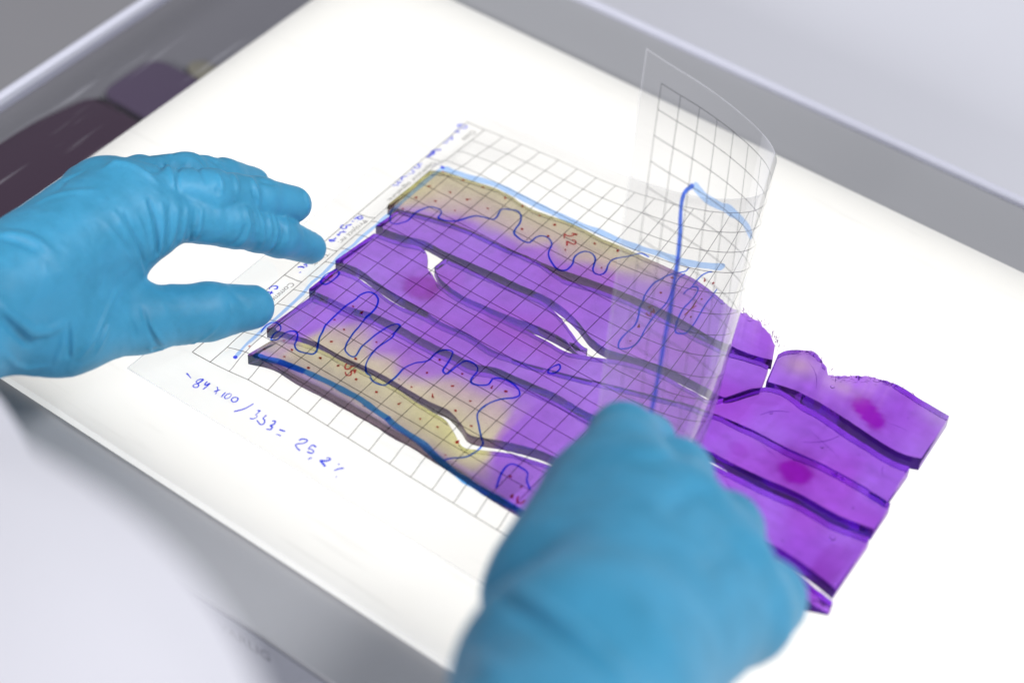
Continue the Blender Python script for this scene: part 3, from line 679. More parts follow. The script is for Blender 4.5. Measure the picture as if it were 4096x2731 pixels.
[[18.843,-16.311,7.0],0.9],[[18.953,-15.906,6.2],0.76]],[[[22.742,-20.519,9.8],1.3],[[21.053,-18.37,8.6],1.27],[[20.477,-17.38,6.6],0.9],
[[20.203,-17.294,5.8],0.78]],[[[24.651,-21.199,9.4],1.3],[[23.373,-19.108,8.3],1.32],[[22.594,-18.072,6.4],0.9],[[21.853,-18.168,5.8],0.76]],
[[[25.852,-21.693,8.6],1.2],[[25.577,-20.025,7.6],1.28],[[24.386,-18.74,6.0],0.85],[[23.564,-18.666,5.4],0.72]],[[[19.355,-20.74,8.6],1.25],
[[18.241,-17.83,7.2],0.95],[[18.052,-15.919,6.1],0.8]]],"folds":[[[[22.49,-29.5,15.57],[23.37,-29.92,16.25],[24.1,-30.18,16.65],[24.79,-30.43,16.96],
[25.44,-30.63,17.18],[26.06,-30.83,17.35],[26.62,-31.01,17.42],[27.15,-31.19,17.4]],0.255,0.22],[[[22.34,-29.71,15.41],[23.2,-30.18,16.16],
[23.92,-30.48,16.62],[24.6,-30.77,17.01],[25.26,-31.03,17.37],[25.87,-31.27,17.63],[26.42,-31.47,17.78],[26.96,-31.8,17.95]],0.238,-0.2],
[[[22.94,-31.78,15.65],[23.37,-32.15,16.26],[23.86,-32.6,17.0],[24.24,-32.91,17.51],[24.56,-33.15,17.9],[24.86,-33.34,18.21],[25.13,-33.51,18.47],
[25.38,-33.65,18.69]],0.255,0.15],[[[21.39,-18.41,10.1],[21.51,-19.14,10.75],[21.61,-19.81,11.32],[21.55,-20.17,11.49],[21.4,-20.4,11.58],
[21.22,-20.56,11.63],[21.02,-20.7,11.64],[20.81,-20.82,11.62]],0.255,-0.1],[[[23.19,-19.84,11.14],[23.13,-20.22,11.35],[23.06,-20.57,11.52],
[23.0,-20.93,11.71],[23.04,-21.39,11.98],[23.13,-21.89,12.27],[23.21,-22.37,12.55],[23.28,-22.84,12.82]],0.297,-0.18],[[[25.49,-20.69,10.64],
[25.38,-21.06,10.9],[25.26,-21.41,11.14],[25.18,-21.82,11.46],[25.16,-22.32,11.84],[25.21,-22.88,12.24],[25.25,-23.43,12.62],
[25.3,-23.96,13.0]],0.297,-0.18]]}}
STROKES = {"contours":[[[0.39,7.01],[0.48,7.28],[0.8,7.68],[0.95,7.74],[1.13,7.67],[1.27,7.46],[1.37,7.2],[1.33,6.63],[1.44,6.24],[1.58,5.98],[1.81,5.88],
[2.03,5.86],[2.19,5.97],[2.23,6.12],[2.26,6.29],[2.41,6.32],[2.38,6.32],[2.63,6.25],[2.91,6.08],[3.1,5.82],[3.29,5.46],[3.48,5.22],[3.77,5.1],
[4.05,5.02],[4.18,4.93],[4.17,4.68],[4.07,4.37],[4.11,4.18],[4.39,4.02],[4.61,3.92],[4.82,3.98],[5.01,4.15],[5.17,4.46],[5.24,4.84],[5.34,5.11],
[5.6,5.22],[5.92,5.27],[6.17,5.21],[6.21,5.05],[6.23,4.73],[6.37,4.53],[6.62,4.48],[6.86,4.58],[7.02,4.76],[7.11,5.05],[7.22,5.27],[7.47,5.5],
[7.88,5.73],[8.14,5.76],[8.33,5.63],[8.37,5.41],[8.34,5.13],[8.18,4.77],[8.19,4.47],[8.31,4.22],[8.53,4.13],[8.74,4.18],[8.94,4.35],[9.1,4.7],
[9.2,4.91],[9.4,5.04],[9.58,4.99],[9.68,4.82],[9.65,4.57],[9.55,4.32],[9.51,4.02],[9.63,3.77],[9.98,3.44],[10.14,3.25],[10.35,3.06],[10.59,3.07],
[10.78,3.1]],[[0.77,15.83],[0.68,15.58],[0.65,15.29],[0.84,15.11],[1.06,15.12],[1.25,15.19],[1.36,15.35],[1.32,15.54],[1.32,15.74],[1.41,15.95],
[1.48,15.94],[1.61,15.83],[1.62,15.59],[1.63,15.31],[1.76,15.12],[1.93,15.06],[2.09,15.14],[2.26,15.41],[2.34,15.61],[2.53,15.76],[2.77,15.78],
[3.07,15.67],[3.24,15.58],[3.25,15.37],[3.09,15.1],[2.87,14.74],[2.76,14.43],[2.63,14.12],[2.61,14.01],[2.58,13.59],[2.56,13.09],[2.56,12.67],
[2.63,12.21],[2.61,11.94],[2.69,11.67],[2.82,11.53],[3.05,11.5],[3.26,11.58],[3.4,11.71],[3.56,12.04],[3.61,12.38],[3.61,12.75],[3.71,13.29],
[3.76,13.71],[3.85,14.08],[3.93,14.35],[4.07,14.61],[4.21,14.7],[4.43,14.76],[4.59,14.72],[4.62,14.58],[4.5,14.14],[4.5,13.78],[4.51,13.31],
[4.56,12.96],[4.62,12.61],[4.72,12.37],[4.82,12.25],[4.97,12.28],[5.01,12.48],[5.05,12.75],[5.12,12.96],[5.08,13.3],[5.02,13.71],[5.04,14.06],
[5.12,14.45],[5.24,14.75],[5.41,14.97],[5.56,15.09],[5.82,15.11]],[[5.78,15.15],[5.86,15.21],[5.99,15.27],[6.23,15.27],[6.49,15.17],[6.54,14.94],
[6.57,14.63],[6.56,14.38],[6.53,14.04],[6.61,13.72],[6.74,13.46],[6.92,13.27],[7.03,13.04],[7.01,12.66],[7.08,12.38],[7.23,12.2],[7.4,12.13],
[7.47,12.14],[7.54,12.19],[7.63,12.44],[7.72,12.8],[7.78,13.12],[7.88,13.23],[8.03,13.23],[8.06,13.06],[8.08,12.72],[8.12,12.4],[8.2,12.2],
[8.43,12.13],[8.64,12.16],[8.81,12.26],[8.9,12.44],[8.93,12.74],[8.97,12.9],[9.1,13.02],[9.3,12.98],[9.49,12.86],[9.64,12.69],[9.63,12.52],
[9.61,12.34],[9.76,12.17],[10.06,12.07],[10.38,12.07],[10.65,12.15],[10.85,12.28],[10.93,12.44],[10.82,12.67],[10.58,12.9],[10.43,13.1],[10.3,13.35],
[10.22,13.61],[10.19,13.88],[10.22,14.13],[10.35,14.34],[10.6,14.58],[10.88,14.86],[11.13,15.09],[11.28,15.21],[11.34,15.41],[11.33,15.69],
[11.24,16.06],[11.07,16.3],[10.8,16.54],[10.61,16.81]],[[11.21,10.1],[11.15,10.21],[11.07,10.41],[11.05,10.65],[11.13,10.76],[11.27,10.7],
[11.35,10.55],[11.36,10.31],[11.28,10.18],[11.17,10.11]],[[0.89,11.23],[0.76,11.53],[0.68,11.8],[0.77,12.12],[0.87,12.25],[1.05,12.29],[1.15,12.17],
[1.19,11.86],[1.18,11.55],[1.11,11.39],[1.02,11.38]],[[12.99,16.71],[12.91,16.51],[12.8,16.24],[12.7,15.92],[12.67,15.58],[12.78,15.38],[13.1,15.33],
[13.47,15.39],[13.68,15.72],[14.05,16.0]],[[12.68,2.98],[12.66,3.2],[12.46,3.34],[12.24,3.51],[12.04,3.71],[11.93,3.96],[11.79,4.26],[11.79,4.68],
[11.84,5.07],[11.97,5.37],[12.01,5.64],[12.18,5.98],[12.33,6.32],[12.4,6.64],[12.36,6.98],[12.34,7.37],[12.39,7.71],[12.54,7.96],[12.68,7.94],
[12.88,7.77],[13.01,7.48],[12.99,7.04],[12.89,6.62],[12.83,6.18],[12.81,5.66],[12.87,5.06],[12.79,4.58],[12.65,4.07],[12.6,3.63],[12.71,3.32]],
[[13.9,3.02],[13.71,3.04],[13.5,3.25],[13.42,3.57],[13.4,3.92],[13.28,4.13],[13.28,4.35]],[[13.36,3.93],[13.59,3.84],[13.76,3.97],[13.81,4.26],
[13.77,4.64],[13.7,4.97],[13.76,5.43],[13.88,5.82],[14.04,6.15],[14.21,6.23],[14.47,6.16],[14.56,6.02],[14.6,5.56],[14.57,5.07],[14.55,4.58],
[14.61,4.14],[14.64,3.8]]],"highlight":[[[[0.47,3.66],[0.43,4.56],[0.43,5.48],[0.43,6.46],[0.44,7.32],[0.46,8.18],[0.42,9.14],[0.45,9.69],
[0.39,10.35],[0.53,11.61],[0.5,12.41],[0.65,13.19],[0.69,14.0],[0.72,14.73],[0.71,15.47],[0.75,16.27],[0.74,16.82],[0.81,17.35]],0.19],[[[0.46,3.62],
[0.91,3.62],[1.3,3.52],[1.77,3.45],[2.26,3.3],[3.06,3.13],[4.07,3.12],[5.07,3.12],[6.11,3.07],[7.27,3.0],[8.11,2.87],[9.08,2.88],[10.02,2.85],
[10.91,2.77],[11.63,2.78],[12.21,2.8],[12.81,2.78],[13.52,2.74],[14.37,2.74]],0.34],[[[18.8,3.03],[19.46,2.88],[19.96,2.84],[20.71,2.89],[21.25,2.99],
[21.97,3.07],[22.41,2.98],[22.78,2.85]],0.36]],"thick":[[[[1.39,17.01],[1.63,16.92],[2.0,16.88],[2.44,16.71],[2.94,16.61],[3.59,16.51],[2.46,16.71],
[3.28,16.53],[4.16,16.43],[4.83,16.36],[5.53,16.34],[6.22,16.31],[6.99,16.4],[7.73,16.45],[7.61,16.43],[8.07,16.54],[8.8,16.59],[9.52,16.64],
[10.1,16.8],[10.9,16.96],[11.4,17.04],[12.1,17.08],[12.77,17.09],[13.41,17.06],[14.18,17.04],[15.55,17.04]],0.27],[[[22.74,2.87],[23.1,3.29],
[23.21,3.69],[23.2,4.17],[23.08,5.09],[23.04,6.03],[23.07,6.72],[23.1,7.95],[23.17,8.95],[23.25,10.01],[23.35,11.16],
[23.46,12.2]],0.2]],"red":[[[7.48,3.62],[7.4,3.63]],[[7.28,3.7],[7.31,3.63],[7.37,3.63],[7.38,3.76],[7.29,3.86],[7.16,3.9],[7.06,3.87],[7.13,4.0],
[7.2,4.12]],[[7.51,4.03],[7.56,3.95],[7.66,3.95],[7.73,4.03],[7.75,4.14],[7.66,4.18],[7.4,4.19],[7.47,4.29],[7.55,4.42]],[[4.64,15.17],[4.64,15.26],
[4.68,15.36],[4.75,15.42],[4.84,15.41],[4.88,15.32],[4.87,15.22],[4.83,15.16],[4.86,15.18],[4.92,15.14],[4.93,15.07]],[[5.21,15.41],[5.15,15.33],
[5.12,15.23],[5.07,15.32],[5.01,15.39],[5.08,15.45],[5.13,15.54],[5.1,15.63],[5.0,15.66],[4.9,15.59],[4.86,15.56]],[[12.56,5.49],[12.71,5.65],
[12.58,5.66],[12.66,5.85],[12.55,5.9],[12.43,5.79]],[[14.05,4.52],[14.06,4.87],[13.95,5.32]],[[14.19,4.74],[14.04,4.96]],[[13.89,16.51],[13.92,16.66],
[14.03,16.78],[14.15,16.71],[14.18,16.52]],[[1.0,11.67],[1.0,11.82],[0.96,11.94]]],"dots":[[1.66,3.76],[2.61,3.63],[3.77,3.6],[4.65,3.55],[5.56,3.6],
[6.4,3.67],[1.7,4.74],[2.55,4.67],[3.58,4.58],[1.55,5.57],[2.57,5.53],[5.48,4.73],[6.59,4.41],[7.64,4.65],[0.66,3.86],[0.74,5.01],[0.76,5.88],
[0.75,6.76],[2.82,12.59],[3.31,12.66],[2.71,13.62],[3.36,13.81],[3.39,14.63],[4.81,13.57],[3.62,15.59],[4.44,15.47],[3.6,16.26],[4.74,14.77],
[5.45,15.61],[6.49,15.65],[6.77,14.6],[7.39,14.62],[7.4,13.66],[7.36,12.81],[8.36,14.53],[0.97,16.72],[1.02,15.7],[1.58,16.54],[1.88,15.72],
[2.46,15.92],[2.47,16.38],[3.59,16.27],[3.62,15.59],[7.37,12.81],[8.52,12.87],[8.61,13.61],[9.86,12.77],[10.41,12.58],[8.35,14.53],[7.55,15.62],
[8.67,15.71],[9.45,15.64],[10.5,15.8],[10.54,16.57],[9.48,14.56],[9.63,13.82],[10.43,14.82],[13.08,15.93],[13.69,16.1],[13.7,16.69],[8.39,3.59],
[9.43,3.41],[9.43,4.61],[12.33,3.73],[12.35,4.62],[12.37,5.49],[12.59,6.6],[12.74,7.41],[13.81,3.5],[14.29,3.56],[14.22,4.39],[14.27,5.32],
[7.45,3.61],[3.62,15.58],[4.43,15.48],[4.74,14.77]],"writing":[[[0.43,18.84],[0.29,18.97],[0.29,19.13],[0.41,19.15],[0.33,19.26],[0.34,19.36],
[0.44,19.37],[0.52,19.3],[0.49,19.19],[0.41,19.15],[0.43,18.98],[0.44,18.85]],[[0.63,18.84],[0.64,19.0],[0.71,19.03],[0.78,18.85]],[[0.78,18.85],
[0.79,19.08],[0.77,19.27]],[[1.13,18.84],[1.26,18.95],[1.36,19.2]],[[1.21,19.11],[1.35,18.9]],[[1.63,18.89],[1.63,19.04],[1.66,19.18]],[[1.82,18.84],
[1.75,18.95],[1.75,19.09],[1.85,19.15],[1.94,19.03],[1.91,18.88],[1.82,18.84]],[[2.18,18.85],[2.07,18.95],[2.08,19.07],[2.2,19.12],[2.29,19.03],
[2.27,18.9],[2.18,18.85]],[[2.93,18.73],[2.79,19.14],[2.55,19.46]],[[3.26,18.92],[3.36,18.86],[3.36,19.03],[3.35,19.11],[3.44,19.12],[3.46,19.23],
[3.36,19.34],[3.27,19.35]],[[3.66,18.96],[3.72,18.9],[3.7,19.08],[3.82,19.12],[3.9,19.26],[3.81,19.36],[3.56,19.28]],[[4.07,18.99],[4.18,18.92],
[4.23,19.06],[4.17,19.19],[4.27,19.2],[4.29,19.33],[4.13,19.4]],[[4.56,19.14],[4.7,19.11],[4.81,19.07]],[[4.6,19.38],[4.71,19.34],[4.82,19.34]],
[[5.52,19.11],[5.56,18.98],[5.72,18.91],[5.79,18.95],[5.73,19.12],[5.54,19.31],[5.69,19.41],[5.86,19.44]],[[6.06,18.95],[6.26,18.97]],[[6.06,18.95],
[6.06,19.19],[6.18,19.15],[6.3,19.18],[6.29,19.29],[6.1,19.33]],[[6.44,19.43],[6.37,19.51],[6.38,19.58]],[[6.87,19.14],[6.98,19.07],[7.05,19.12],
[6.96,19.25],[6.78,19.35],[6.93,19.4],[7.11,19.46]],[[7.42,19.11],[7.47,19.06]],[[7.72,19.11],[7.58,19.25],[7.49,19.42]],[[7.7,19.59],[7.75,19.56]],
[[-0.35,18.98],[0.0,19.09]],[[-0.63,7.78],[-0.71,7.79],[-0.8,7.88],[-0.81,7.99],[-0.84,8.1]],[[-0.8,7.88],[-0.73,7.97],[-0.61,7.99],[-0.56,7.9],
[-0.61,7.8]],[[-0.84,8.26],[-0.74,8.21]],[[-0.62,8.15],[-0.58,8.16]],[[-0.73,8.4],[-0.72,8.5],[-0.8,8.48]],[[-0.78,8.5],[-0.83,8.63],[-0.73,8.71],
[-0.77,8.79],[-0.86,8.85],[-0.96,8.83],[-1.01,8.75],[-0.97,8.61]],[[-0.82,9.11],[-0.7,9.02],[-0.54,8.96]],[[-0.73,8.93],[-0.65,9.04]],[[-0.76,9.1],
[-0.69,9.29],[-0.83,9.22]],[[-0.71,9.45],[-0.68,9.58],[-0.87,9.73]],[[-0.57,9.64],[-0.74,9.76],[-0.87,9.7]],[[-0.75,3.48],[-0.89,3.67],[-0.72,3.71],
[-0.71,3.84],[-0.92,3.93]],[[-0.86,4.44],[-0.71,4.31],[-0.66,4.21],[-0.9,4.08]],[[-0.74,4.52],[-0.86,4.65],[-0.9,4.82],[-0.75,4.89]],[[-0.71,5.02],
[-0.91,5.15]],[[-0.78,5.06],[-0.75,5.29]],[[-0.66,5.23],[-0.9,5.41]],[[-0.7,2.26],[-0.84,2.4]],[[-0.89,2.44],[-0.88,2.57],[-0.81,2.58],[-0.79,2.74],
[-0.92,2.77],[-0.84,2.88],[-0.92,3.01],[-0.84,3.02],[-0.81,2.93]],[[-0.91,0.29],[-0.76,0.29],[-0.77,0.46],[-0.99,0.51],[-1.14,0.46],[-1.01,0.25]],
[[-0.91,0.62],[-0.98,0.9],[-0.79,0.81],[-0.99,0.74]],[[-0.93,1.2],[-0.74,1.39],[-0.91,1.41]],[[-0.88,1.49],[-0.81,1.72],[-0.95,1.82]],[[-0.72,2.21],
[-0.81,2.37],[-0.95,2.37]],[[-0.89,2.44],[-0.97,2.61],[-0.81,2.65],[-0.85,2.9],[-0.94,3.02]],[[-0.53,11.49],[-0.53,11.6]],[[-0.57,11.62],
[-0.72,11.74]],[[-0.51,11.98],[-0.46,11.96]],[[-0.81,11.8],[-0.71,11.68],[-0.53,11.67]],[[-0.72,11.54],[-0.57,11.44]],[[-0.52,12.04],[-0.49,11.95]],
[[-0.88,13.49],[-0.92,13.34],[-0.84,13.2],[-0.72,13.16],[-0.64,13.28],[-0.73,13.36]],[[-0.87,13.62],[-0.7,13.6],[-0.57,13.57]],[[-0.72,13.49],
[-0.63,13.71]]],"startdots":[[0.44,3.63],[0.8,17.37]]}
SLEEVE = {"axis": [[-5.8, -29.34, 4.87], [1.77, -34.9, 10.88], [12.03, -41.56, 19.42], [21.74, -47.5, 27.43], [30.32, -53.75, 33.03], [36.08, -58.2, 34.66]], "rad": [3.9, 4.6, 5.6, 7.0, 8.0, 8.5]}

# ---- the curled plastic film: sheet coordinates (a, b) in cm -> space (cm) ---
FA = np.linspace(-2.4, 26.0, 285)
FB = np.linspace(-0.9, 20.2, 107)
_ZB = np.array([-0.9, 0, 2.5, 3.6, 16.5, 17.1, 18, 19, 20.3])
_ZA = np.array([-2.4, -0.8, -0.25, 0.02, 0.3, 1, 2, 4, 7, 10, 14, 30])
_ZT = np.array([
    [.03, .05, .07, .09, .12, .16, .24, .36, .46, .46, .46, .46],
    [.03, .05, .07, .09, .13, .20, .30, .44, .52, .60, .60, .60],
    [.03, .05, .11, .20, .32, .44, .60, .60, .60, .60, .60, .60],
    [.03, .06, .22, .42, .58, .60, .60, .60, .60, .60, .60, .60],
    [.03, .05, .10, .16, .26, .56, .60, .60, .60, .60, .60, .60],
    [.03, .05, .07, .10, .22, .46, .60, .60, .60, .60, .60, .60],
    [.03, .05, .07, .09, .12, .20, .38, .48, .42, .32, .22, .20],
    [.03, .04, .05, .06, .08, .10, .20, .26, .24, .18, .12, .10],
    [.03, .03, .04, .04, .05, .05, .06, .08, .08, .07, .06, .06]])


def film_base(a, b):
    """height of the lying film above the panel"""
    a = np.clip(a, -2.4, 30); b = np.clip(b, -0.9, 20.3)
    i = np.clip(np.searchsorted(_ZB, b) - 1, 0, len(_ZB) - 2)
    j = np.clip(np.searchsorted(_ZA, a) - 1, 0, len(_ZA) - 2)
    t = (b - _ZB[i]) / (_ZB[i + 1] - _ZB[i]); t = t * t * (3 - 2 * t)
    u = (a - _ZA[j]) / (_ZA[j + 1] - _ZA[j])
    return (_ZT[i, j] * (1 - u) + _ZT[i, j + 1] * u) * (1 - t) + (_ZT[i + 1, j] * (1 - u) + _ZT[i + 1, j + 1] * u) * t


# the sheet is developable: it rolls about straight lines that run slantwise over it
_P = np.array((.956, .293)); _G = np.array((-.293, .956))
_LO = np.array([(-6.98, .0), (-6.02, .09), (-5.07, .24), (-4.11, .44), (-3.25, .67), (-2.35, 1.04), (-1.57, 1.48), (-.89, 1.98), (-.43, 2.45), (-.115, 3.05), (0, 3.65)])
_wl = np.concatenate([[0], np.cumsum(np.linalg.norm(np.diff(_LO, axis=0), axis=1))]); _wl -= _wl[-1]
_ww = np.linspace(0, 16, 321)
_ph = np.interp(_ww, [0, 1, 2, 3.2, 4.6, 6.5, 9, 13], np.cumsum([0] + [-0.107, 0.334, 0.299, 0.122, 0.083, 0.109, -0.119]))
_us = np.concatenate([[0], -np.cumsum(np.sin((_ph[1:] + _ph[:-1]) / 2) * .05)])
_uz = np.concatenate([[0], np.cumsum(np.cos((_ph[1:] + _ph[:-1]) / 2) * .05)])
_W = np.concatenate([_wl, _ww[1:]]); _DS = np.concatenate([_LO[:, 0], _us[1:]]); _DZ = np.concatenate([_LO[:, 1], 3.65 + _uz[1:]])
# even resample and gentle smoothing of the roll's section
_we = np.arange(_W[0], 15.9, .05); _ke = np.ones(15) / 15


def _sm(y):
    v = np.interp(_we, _W, y); q = np.convolve(np.pad(v, 7, mode='edge'), _ke, 'valid'); q[:8] = v[:8]; return q


_DS2, _DZ2 = _sm(_DS), _sm(_DZ)
_SA = 15.092


def film_raw(a, b):
    s = .956 * a - .293 * b; t = -.293 * a - .956 * b
    k = np.interp(-t, [3, 4.6, 9.5, 15, 22], [1.07, 0.987, 0.722, 0.486, 0.4])
    w = (s - _SA) / k
    ds = np.interp(w, _we, _DS2); dz = np.interp(w, _we, _DZ2)
    s0 = _SA + k * _wl[0]
    lying = w < _wl[0]
    sg = np.where(lying, s, s0 + k * (ds - _LO[0, 0]))
    x = sg * _P[0] + t * _G[0]; y = sg * _P[1] + t * _G[1]
    base = film_base(np.where(w < 0, x, 14.0), np.where(w < 0, -y, 8.0))
    z = base + np.where(lying, 0, k * dz)
    return np.stack([x, y, z], -1)


_AA, _BB = np.meshgrid(FA, FB, indexing='ij')
FS = film_raw(_AA, _BB)                           # (na, nb, 3)


def film_at(a, b):
    """points on the film for arrays of sheet coordinates"""
    a = np.asarray(a, float); b = np.asarray(b, float)
    u = np.clip((a - FA[0]) / (FA[1] - FA[0]), 0, len(FA) - 1.001)
    v = np.clip((b - FB[0]) / (FB[1] - FB[0]), 0, len(FB) - 1.001)
    i = u.astype(int); j = v.astype(int); u = (u - i)[..., None]; v = (v - j)[..., None]
    return (FS[i, j] * (1 - u) * (1 - v) + FS[i + 1, j] * u * (1 - v) + FS[i, j + 1] * (1 - u) * v + FS[i + 1, j + 1] * u * v)


# ---- signed-distance modelling of the gloved hands (units: cm) -------------
def sd_cone(p, a, b, r1, r2):
    """distance from points p to a round cone a(r1) - b(r2)"""
    a = np.asarray(a, np.float32); b = np.asarray(b, np.float32)
    ba = b - a
    h = ((p - a) @ ba) / np.float32(ba @ ba)
    np.clip(h, 0, 1, out=h)
    d = np.sqrt((((p - a) - h[:, None] * ba) ** 2).sum(1))
    return d - (np.float32(r1) + np.float32(r2 - r1) * h)


def smin(a, b, k):
    h = np.clip(0.5 + 0.5 * (b - a) / k, 0, 1)
    return b + (a - b) * h - k * h * (1 - h)


def sd_polyline(p, pts):
    d = None
    for a, b in zip(pts[:-1], pts[1:]):
        e = sd_cone(p, a, b, 0, 0)
        d = e if d is None else np.minimum(d, e)
    return d


def sd_hand(p, H):
    palm = None
    for a, b, r1, r2 in H['palm']:
        d = sd_cone(p, a, b, r1, r2)
        palm = d if palm is None else smin(palm, d, H.get('kp', 1.2))
    fingers = None
    for ch in H['fingers']:
        f = None
        for (a, r1), (b, r2) in zip(ch[:-1], ch[1:]):
            d = sd_cone(p, a, b, r1, r2)
            f = d if f is None else smin(f, d, 0.22)
        fingers = f if fingers is None else smin(fingers, f, H.get('ku', 0.10))
    return smin(palm, fingers, H.get('kf', 0.7))


def surface_nets(f, lo, h):
    """naive surface nets on a dense grid of distances f (nx,ny,nz)"""
    nx, ny, nz = f.shape
    s = f < 0
    c = np.zeros((nx - 1, ny - 1, nz - 1), np.int8)
    for i in (0, 1):
        for j in (0, 1):
            for k in (0, 1):
                c += s[i:nx - 1 + i, j:ny - 1 + j, k:nz - 1 + k]
    act = (c > 0) & (c < 8)
    idx = np.full(act.shape, -1, np.int64)
    I = np.argwhere(act)
    idx[act] = np.arange(len(I))
    acc = np.zeros((len(I), 3)); cnt = np.zeros(len(I))
    corners = [(i, j, k) for i in (0, 1) for j in (0, 1) for k in (0, 1)]
    for u in range(8):
        for v in range(u + 1, 8):
            A, B = np.array(corners[u]), np.array(corners[v])
            if abs(A - B).sum() != 1:
                continue
            fa = f[I[:, 0] + A[0], I[:, 1] + A[1], I[:, 2] + A[2]]
            fb = f[I[:, 0] + B[0], I[:, 1] + B[1], I[:, 2] + B[2]]
            m = (fa < 0) != (fb < 0)
            t = fa[m] / (fa[m] - fb[m])
            acc[m] += A + t[:, None] * (B - A)
            cnt[m] += 1
    V = lo + (I + acc / cnt[:, None]) * h
    F = []
    for ax in range(3):
        o1, o2 = [(1, 2), (2, 0), (0, 1)][ax]
        sl0 = [slice(None)] * 3; sl1 = [slice(None)] * 3
        sl0[ax] = slice(0, -1); sl1[ax] = slice(1, None)
        s0, s1 = s[tuple(sl0)], s[tuple(sl1)]
        E = np.argwhere(s0 != s1)
        E = E[(E[:, o1] > 0) & (E[:, o2] > 0) & (E[:, o1] < f.shape[o1] - 1) & (E[:, o2] < f.shape[o2] - 1)]
        q = []
        for d1, d2 in ((0, 0), (1, 0), (1, 1), (0, 1)):
            e = E.copy(); e[:, o1] -= d1; e[:, o2] -= d2
            q.append(idx[e[:, 0], e[:, 1], e[:, 2]])
        q = np.stack(q, 1)
        flip = ~s0[E[:, 0], E[:, 1], E[:, 2]]
        q[flip] = q[flip][:, ::-1]
        F.append(q)
    F = np.concatenate(F)
    F = F[(F >= 0).all(1)][:, ::-1]
    return V, F


def noise3(P, seed, freq):
    r = np.random.default_rng(seed).uniform(-1, 1, (64, 64, 64)).astype(np.float32)
    q = P * np.float32(freq) + np.float32(640.0)
    i = np.floor(q).astype(np.int64); u = q - i; u = u * u * (3 - 2 * u); i %= 64; j = (i + 1) % 64
    x0, y0, z0 = i.T; x1, y1, z1 = j.T; a, b, c = u.T
    return (((r[x0, y0, z0] * (1 - a) + r[x1, y0, z0] * a) * (1 - b) + (r[x0, y1, z0] * (1 - a) + r[x1, y1, z0] * a) * b) * (1 - c)
            + ((r[x0, y0, z1] * (1 - a) + r[x1, y0, z1] * a) * (1 - b) + (r[x0, y1, z1] * (1 - a) + r[x1, y1, z1] * a) * b) * c)


def hand_field(P, H):
    d = sd_hand(P, H)
    m = np.abs(d) < 0.35                         # small slack creases of the thin rubber
    if m.any():
        q = P[m]
        n1 = noise3(q, 5, .9) + .5 * noise3(q, 6, 1.9)
        n2 = noise3(q, 9, 2.6)
        d[m] -= .016 * np.maximum(0, 1 - np.abs(n1) * 5) * (noise3(q, 7, .5) > -.1) + .008 * n2 - .014 * np.maximum(0, 1 - np.abs(n2 + .15) * 6) * (noise3(q, 8, .45) > .12)
    for pts, w, amp in H.get('folds', ()):
        pts = np.asarray(pts, np.float32)
        lo, hi = pts.min(0) - 3 * w, pts.max(0) + 3 * w
        m = ((P > lo) & (P < hi)).all(1) & (np.abs(d) < 0.6)
        if not m.any():
            continue
        q = P[m]
        e = None; tt = None
        L = np.concatenate([[0], np.cumsum(np.linalg.norm(np.diff(pts, axis=0), axis=1))]); L /= L[-1]
        for i, (a, b) in enumerate(zip(pts[:-1], pts[1:])):
            ba = b - a
            h = np.clip(((q - a) @ ba) / max(float(ba @ ba), 1e-9), 0, 1)
            g = np.sqrt((((q - a) - h[:, None] * ba) ** 2).sum(1))
            t = L[i] + (L[i + 1] - L[i]) * h
            if e is None:
                e, tt = g, t
            else:
                k = g < e
                e = np.where(k, g, e); tt = np.where(k, t, tt)
        env = np.sin(np.pi * np.clip(tt, 0.02, 0.98)) ** 0.5
        x = e / w
        d[m] -= amp * env * np.exp(-x * x)
    for (a, b, t0, t1, n, amp) in H.get('rings', ()):
        a = np.asarray(a, np.float32); b = np.asarray(b, np.float32)
        ba = b - a; Lb = np.linalg.norm(ba); ba = ba / Lb
        m = np.abs(d) < 0.5
        q = P[m] - a
        t = (q @ ba) / Lb
        rad = q - (q @ ba)[:, None] * ba
        dist = np.linalg.norm(rad, axis=1)
        w = np.clip((t - t0) / 0.15, 0, 1) * np.clip((t1 - t) / 0.15, 0, 1) * (dist < 1.7)
        ang = np.arctan2(rad @ np.cross(ba, (0, 0, 1)), rad[:, 2])
        ph = t * n * 6.283 + 0.9 * np.sin(ang * 1.0 + n) + 0.35 * np.sin(3 * ang + 2 * n)
        s = np.sin(ph)
        d[m] -= amp * w * (s * np.abs(s)) * (0.55 + 0.45 * np.sin(2 * ang + n * 1.7))
    return d


def largest_piece(V, F):
    lab = np.arange(len(V))
    for _ in range(400):
        m = lab[F].min(1)
        new = lab.copy(); np.minimum.at(new, F.ravel(), np.repeat(m, 4))
        new = new[new]
        if (new == lab).all():
            break
        lab = new
    keep = lab == np.bincount(lab).argmax()
    idx = np.cumsum(keep) - 1
    return V[keep], idx[F[keep[F].all(1)]]


